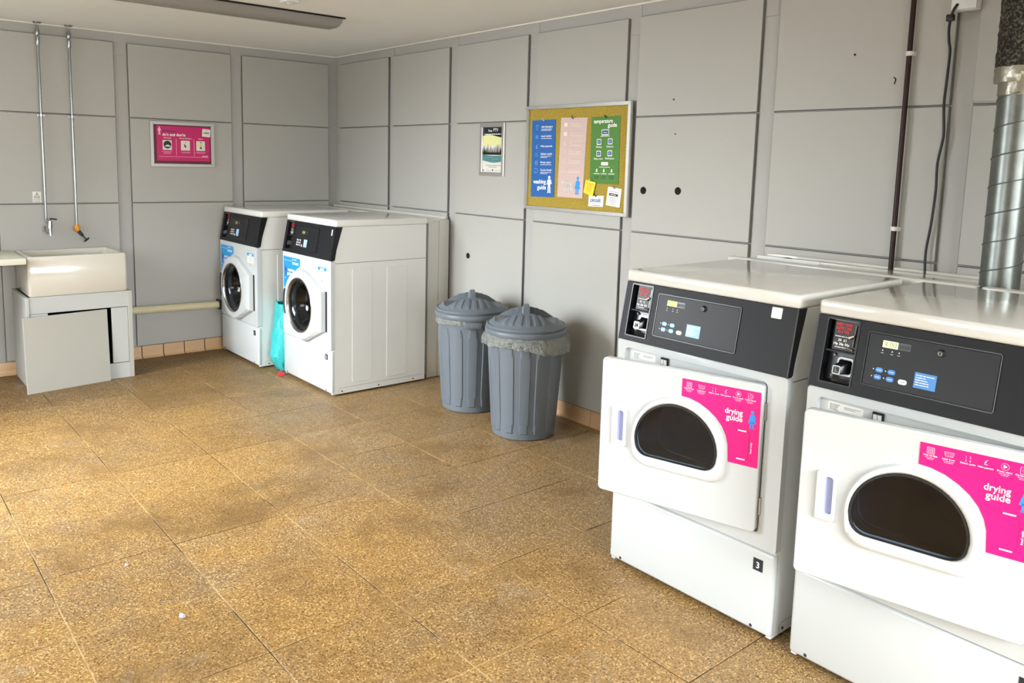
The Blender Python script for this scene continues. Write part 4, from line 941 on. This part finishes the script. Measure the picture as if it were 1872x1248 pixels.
# washing guide
t, T, W2, H2 = sheet_thing('guide_card', 'blue washing guide card pinned on the notice board', 'card', [(-2.653, 1.879), (-2.874, 1.880), (-2.878, 1.396), (-2.659, 1.391)], 'bluepaper', group='guide cards on the notice board')
S = Sheet(T); its = ['Add detergent', 'Load washer', 'Make payment', 'Select cycle', 'Press start', 'Cycle finish']
def icons(S, mi, u, v, k, r):
    if k == 0: S.line(mi, [(u-r*.6, v-r), (u+r*.4, v-r), (u+r*.4, v+r*.6), (u-r*.1, v+r*.6), (u-r*.1, v+r*1.1), (u-r*.6, v+r*1.1)], .0016, closed=True); S.rect(mi, u+r*.8, u+r*1.1, v+r*.6, v+r)
    elif k == 1: S.rect(mi, u-r, u+r, v-r*.9, v+r*.7)
    elif k == 2: S.text(mi, '\u00a3', u, v-r*.8, r*2.6, align='C')
    elif k == 3:
        for q, tx in enumerate('1234'): S.text(mi, tx, u-r*.5+(q % 2)*r, v+r*.1-(q//2)*r*1.1, r*1.1, align='C', bold=.02)
    elif k == 4: S.line(mi, ell(u, v, r, r, 16), .002, closed=True); S.line(mi, ell(u, v, r*.45, r*.45, 10), .002, closed=True)
    else: S.line(mi, [(u-r, v-r), (u-r, v+r), (u, v+r), (u+r, v+r*.4), (u+r, v-r*.4), (u, v-r)], .0018, closed=True)
for k, (s, f) in enumerate(zip(its, (.905, .785, .655, .555, .445, .345))):
    v = H2*f; icons(S, 'lightblue' if k != 1 else 'keyblue', W2*.22, v, k, .014); S.text('white', s, W2*.40, v-.002, .0165, width=min(.105, .0088*len(s)), bold=.025)
    if k != 2: S.greek('white', W2*.40, W2*.86, v-.013, .0036, 2 if k in (0, 3, 5) else 1, 2.2, 'L', seed=k+20)
S.text('white', 'washing', W2*.375, H2*.175, .038, width=.118, align='C', bold=.035); S.text('white', 'guide', W2*.47, H2*.100, .038, width=.082, align='C', bold=.035); figure(S, 'white', W2*.79, H2*.055, .108, False)
S.build(t, 'card_print'); pin(t, T, W2*.5, H2*.99, 'clip')
# drying guide (faded)
t, T, W2, H2 = sheet_thing('guide_card', 'faded pale pink drying guide card pinned on the notice board', 'card', [(-2.920, 1.889), (-3.146, 1.884), (-3.130, 1.400), (-2.906, 1.401)], 'pinkpaper', group='guide cards on the notice board')
S = Sheet(T)
for k, (s, f) in enumerate(zip(('Load dryer', 'Clean lint filter', 'Make payment', 'Select cycle', 'Press start', 'Cycle finish'), (.915, .800, .680, .575, .460, .345))):
    v = H2*f; icons(S, 'pinkline', W2*.20, v, (1, 1, 2, 3, 4, 5)[k], .014); S.text('pinkline', s, W2*.38, v-.002, .0165, width=min(.10, .0088*len(s)), bold=.01); S.greek('pinkline', W2*.38, W2*.84, v-.013, .0036, 1, 2.2, 'L', seed=k+30)
for dx_, dz_, mm in ((-.0016, -.0016, 'greyline'), (.0014, .0012, 'greyline'), (0, 0, 'paper')):
    S.text(mm, 'drying', W2*.37+dx_, H2*.165+dz_, .038, width=.090, align='C', bold=.02, lift=.001 if mm != 'paper' else .0016); S.text(mm, 'guide', W2*.45+dx_, H2*.092+dz_, .038, width=.082, align='C', bold=.02, lift=.001 if mm != 'paper' else .0016)
figure(S, 'blueink', W2*.78, H2*.045, .110); S.build(t, 'card_print'); pin(t, T, W2*.47, H2*.99)
# temperature guide
t, T, W2, H2 = sheet_thing('guide_card', 'green temperature guide card pinned on the notice board', 'card', [(-3.179, 1.885), (-3.408, 1.888), (-3.414, 1.495), (-3.184, 1.495)], 'greenpaper', group='guide cards on the notice board')
S = Sheet(T); S.text('white', 'temperature', W2*.42, H2*.905, .033, width=.150, align='C', bold=.03); S.text('white', 'guide', W2*.74, H2*.842, .033, width=.070, align='C', bold=.03)
def tub(u, v, s, wd=.036): S.poly('paper', rrect(u-wd/2, u+wd/2, v-.017, v+.017, .004, 3)); S.poly('inkblue', rrect(u-wd/2+.004, u+wd/2-.004, v-.011, v+.012, .003, 3), .001); S.text('paper', s, u, v-.005, .014, align='C', lift=.0016)
tub(W2*.5, H2*.765, 'Wash', .058); S.greek('white', W2*.34, W2*.66, H2*.705, .004, 1)
for (u, v, s, nm) in ((.29, .625, '60\u00b0', 'Whites'), (.68, .630, '40\u00b0', 'Colours'), (.29, .450, '40\u00b0', 'Easy care'), (.68, .455, '30\u00b0', 'Delicates')):
    tub(W2*u, H2*v, s); S.text('white', nm, W2*u, H2*(v-.088), .0145, width=.0078*len(nm), align='C', bold=.02)
S.poly('paper', rrect(W2*.39, W2*.63, H2*.275, H2*.325, .003, 2)); S.greek('greyline', W2*.42, W2*.60, H2*.297, .003, 1); S.greek('white', W2*.32, W2*.70, H2*.245, .004, 1)
for u in (.24, .49, .76): S.poly('white', [(W2*u-.006, H2*.175), (W2*u+.006, H2*.175), (W2*u+.0045, H2*.205), (W2*u+.002, H2*.225), (W2*u-.002, H2*.225), (W2*u-.0045, H2*.205)]); S.greek('white', W2*u-.024, W2*u+.024, H2*.145, .005, 1); S.greek('ink', W2*u-.018, W2*u+.018, H2*.105, .006, 2, 1.8)
S.build(t, 'card_print'); pin(t, T, W2*.52, H2*.985)
t, T, W2, H2 = sheet_thing('sticky_note', 'tilted yellow note pinned under the green card on the notice board', 'note', [(-3.157, 1.516), (-3.240, 1.501), (-3.219, 1.416), (-3.139, 1.438)], 'yellow')
t.location.x -= .006
S = Sheet(T); S.greek('brass', W2*.12, W2*.88, H2*.76, .006, 5, 1.9, seed=8); S.build(t, 'note_print'); pin(t, T, W2*.5, H2*.98, 'clip')
t, T, W2, H2 = sheet_thing('business_card', 'small white card reading circuit at the bottom of the notice board', 'card', [(-3.180, 1.421), (-3.302, 1.425), (-3.302, 1.359), (-3.179, 1.356)], 'paper')
S = Sheet(T); S.text('inkblue', 'circuit', W2*.48, H2*.42, .034, width=.086, align='C', bold=.03); S.greek('lightblue', W2*.15, W2*.85, H2*.30, .005, 1); S.greek('ink', W2*.25, W2*.80, H2*.10, .004, 1); S.build(t, 'card_print'); pin(t, T, W2*.5, H2*.95)
t, T, W2, H2 = sheet_thing('notice_sheet', 'white notice with a dark band in the lower right corner of the notice board', 'notice', [(-3.334, 1.481), (-3.441, 1.470), (-3.431, 1.362), (-3.321, 1.371)], 'paper')
S = Sheet(T); S.greek('greyline', W2*.1, W2*.85, H2*.76, .0045, 1); S.poly('ink', rrect(W2*.14, W2*.80, H2*.55, H2*.68, .006, 4)); S.greek('paper', W2*.24, W2*.70, H2*.60, .0045, 1, lift=.0014); S.greek('greyline', W2*.12, W2*.82, H2*.44, .004, 4, 2.2, seed=12); S.greek('greyline', W2*.35, W2*.60, H2*.10, .004, 1); S.build(t, 'notice_print'); pin(t, T, W2*.5, H2*.96, 'steel')

# ------------------------------------------------------------------ services on the right wall
cp = thing('copper_pipe', 'dark tarnished copper pipe running down the wall between notice board and duct', 'pipe', (-.026, -5.009, 1.185))
tube_obj('pipe', [(0, 0, 0), (0, 0, H-1.185)], .0105, MT['copper'], cp, 14)
for z in (2.094, 1.363):
    bm = bmesh.new(); tube(bm, [(0, 0, z-1.185-.009), (0, 0, z-1.185+.009)], .0145, 14); box(bm, .004, .026, -.016, .016, z-1.185-.009, z-1.185+.009); finish('pipe_clip', bm, MT['clip'], cp)
cab = thing('power_cable', 'black power cable hanging from the socket down behind the dryers', 'cable', (0, 0, 0))
cpts = [(-.050, -5.190, 2.268), (-.055, -5.176, 2.238), (-.035, -5.160, 2.186), (-.022, -5.159, 2.131), (-.02, -5.166, 2.087), (-.018, -5.163, 1.969), (-.018, -5.161, 1.882), (-.018, -5.170, 1.772), (-.018, -5.168, 1.728), (-.018, -5.157, 1.640), (-.018, -5.160, 1.528), (-.018, -5.154, 1.392), (-.02, -5.144, 1.277), (-.024, -5.150, 1.186)]
tube_obj('cable', smooth_path(cpts, 5), .0052, MT['cable'], cab, 10)
box_obj('plug', (-.052, -.034, -5.180, -5.150, 2.205, 2.232), MT['cable'], cab, .004, 2)
so = thing('wall_socket', 'white double socket at the top of the wall with the black cable plugged in', 'socket', (0, -5.215, 2.285))
box_obj('back_box', (-.040, 0, -.046, .052, -.043, .095), MT['clip'], so, .004, 2); box_obj('face_plate', (-.048, -.040, -.044, .050, -.040, .092), MT['plastic_white'], so, .003, 2)
box_obj('rocker_switch', (-.052, -.047, -.022, -.006, .010, .034), MT['plastic_white'], so, .002, 1)
hb = box_obj('access_panel', (-.006, 0, -5.62, -5.262, 1.889, 2.42), MT['wall'], None, .001, 1); tag(hb, 'thin grey access board on the wall behind the insulated top of the duct', 'panel')

DX, DY, DR = -.21, -5.492, .066
dt = thing('exhaust_duct', 'galvanised spiral duct with foil tape collar and black insulated top at right edge', 'duct', (DX, DY, 1.186))
bm = bmesh.new(); tube(bm, [(0, 0, 0), (0, 0, .735)], DR, 48); finish('duct_tube', bm, MT['galv'], dt, 60)
bm = bmesh.new(); hp_ = []
for k in range(0, 260):
    a = k*2*PI/36; z = .02+k/36*.105
    if z > .71: break
    hp_.append(((DR+.0005)*math.cos(a), (DR+.0005)*math.sin(a), z))
tube(bm, hp_, .0026, 6); finish('spiral_seam', bm, MT['seam'], dt, 60)
def crumple(r0, z0, z1, amp, n, m_, seed):
    R = random.Random(seed); bm = bmesh.new(); rows_ = []
    for j in range(m_+1):
        rows_.append([bm.verts.new(((r0+R.uniform(-amp, amp))*math.cos(2*PI*k/n), (r0+R.uniform(-amp, amp))*math.sin(2*PI*k/n), z0+(z1-z0)*j/m_)) for k in range(n)])
    for A, B in zip(rows_, rows_[1:]):
        for k in range(n): bm.faces.new((A[k], A[(k+1) % n], B[(k+1) % n], B[k]))
    bm.faces.new(rows_[0][::-1]); bm.faces.new(rows_[-1]); return bm
finish('duct_collar', crumple(DR+.002, .700, .750, .0015, 40, 4, 2), MT['foil'], dt, 30)
finish('foil_tape', crumple(DR+.017, .745, .800, .0028, 40, 5, 5), MT['foil'], dt, 25)
finish('insulation', crumple(DR+.016, .798, H-1.186, .004, 44, 34, 8), MT['insul'], dt, 60)

# ------------------------------------------------------------------ ceiling fittings
lt = thing('strip_light', 'long grey plastic strip light with sloping sides on the ceiling, switched off', 'light', (-1.70, -1.73, H))
Tl = lambda u, d, v: Vector((d, u, v))
bm = bmesh.new(); loft(bm, Tl, [(-.768, [(-.085, 0), (.085, 0), (.075, -.030), (.045, -.050), (-.045, -.050), (-.075, -.030)]), (-.76, [(-.095, 0), (.095, 0), (.085, -.040), (.055, -.062), (-.055, -.062), (-.085, -.040)]), (.755, [(-.095, 0), (.095, 0), (.085, -.040), (.055, -.062), (-.055, -.062), (-.085, -.040)]), (.785, [(-.080, 0), (.080, 0), (.070, -.025), (.042, -.042), (-.042, -.042), (-.070, -.025)])], True, True)
finish('diffuser', bm, MT['lamp'], lt, 50)
box_obj('housing_edge', (-.775, .790, -.103, -.094, -.010, -.0), MT['gap'], lt)  # dark strip drawn as the shadow line between fitting and ceiling
ds = thing('ceiling_sensor', 'small white square sensor on the ceiling above the strip light', 'sensor', (-1.435, -2.125, H))
box_obj('sensor_body', (-.040, .040, -.045, .045, -.022, 0), MT['plastic_white'], ds, .006, 2)
bm = bmesh.new(); tube(bm, [(0, 0, -.03), (0, 0, -.021)], [.012, .020], 16); finish('sensor_lens', bm, MT['clip'], ds, 50)

# ------------------------------------------------------------------ laundry bag between the washing machines and litter
bg_ = thing('laundry_bag', 'turquoise plastic bag squeezed between the two washing machines', 'bag', (-.93, -.93, 0))
bm = bmesh.new(); R = random.Random(11); L = []
for j in range(15):
    t_ = j/14; z = .004+t_*.52; hw = .070+.038*math.sin(min(1, t_/.45)*PI/2 if t_ < .45 else PI/2*(1+(t_-.45)/.9)); dp = .055+.055*math.sin(min(t_/.22, 1)*PI/2)-.055*max(0, t_-.22)/.78
    row = []
    for k in range(36):
        a = 2*PI*k/36; row.append(bm.verts.new((dp*math.cos(a)*1.0+R.uniform(-.008, .008), hw*math.sin(a)+R.uniform(-.006, .006), z+.012*math.sin(a*3)*(t_ > .9))))
    L.append(row)
for A, B in zip(L, L[1:]):
    for k in range(36): bm.faces.new((A[k], A[(k+1) % 36], B[(k+1) % 36], B[k]))
bm.faces.new(L[0][::-1]); finish('bag_body', bm, MT['teal'], bg_, 25)
bm = bmesh.new(); V = [bm.verts.new(v) for v in [( .045*math.cos(2*PI*k/20), .058*math.sin(2*PI*k/20), .500) for k in range(20)]]; bm.faces.new(V); finish('bag_inside', bm, MT['tealdark'], bg_)
rs = thing('plastic_scrap', 'small red plastic scrap on the floor at the corner of the nearer washing machine', 'litter', (-1.035, -1.075, 0))
bm = bmesh.new(); loft(bm, lambda u, d, v: Vector((u, v, d)), [(.001, [(-.025, -.02), (.025, -.022), (.02, .02), (-.02, .022)]), (.014, [(-.015, -.010), (.018, -.014), (.012, .010), (-.012, .012)]), (.034, [(-.003, -.002), (.003, -.003), (.002, .003), (-.002, .002)])], True, True); finish('scrap', bm, MT['redplastic'], rs)
def paper_scrap(x, y, s, label, seed, m='litter'):
    R = random.Random(seed); bm = bmesh.new(); bmesh.ops.create_icosphere(bm, subdivisions=2, radius=s)
    for v in bm.verts: v.co *= R.uniform(.35, 1.25); v.co.z = abs(v.co.z)*.9; v.co.x *= .8
    t_ = thing('paper_scrap', label, 'litter', (x, y, .0)); finish('scrap', bm, MT[m], t_, 10); return t_
paper_scrap(-2.681, -3.868, .015, 'larger white scrap of crumpled paper on the floor at the lower left', 1)
paper_scrap(-2.730, -3.372, .009, 'small white scrap of paper on the floor, further from the camera', 2)
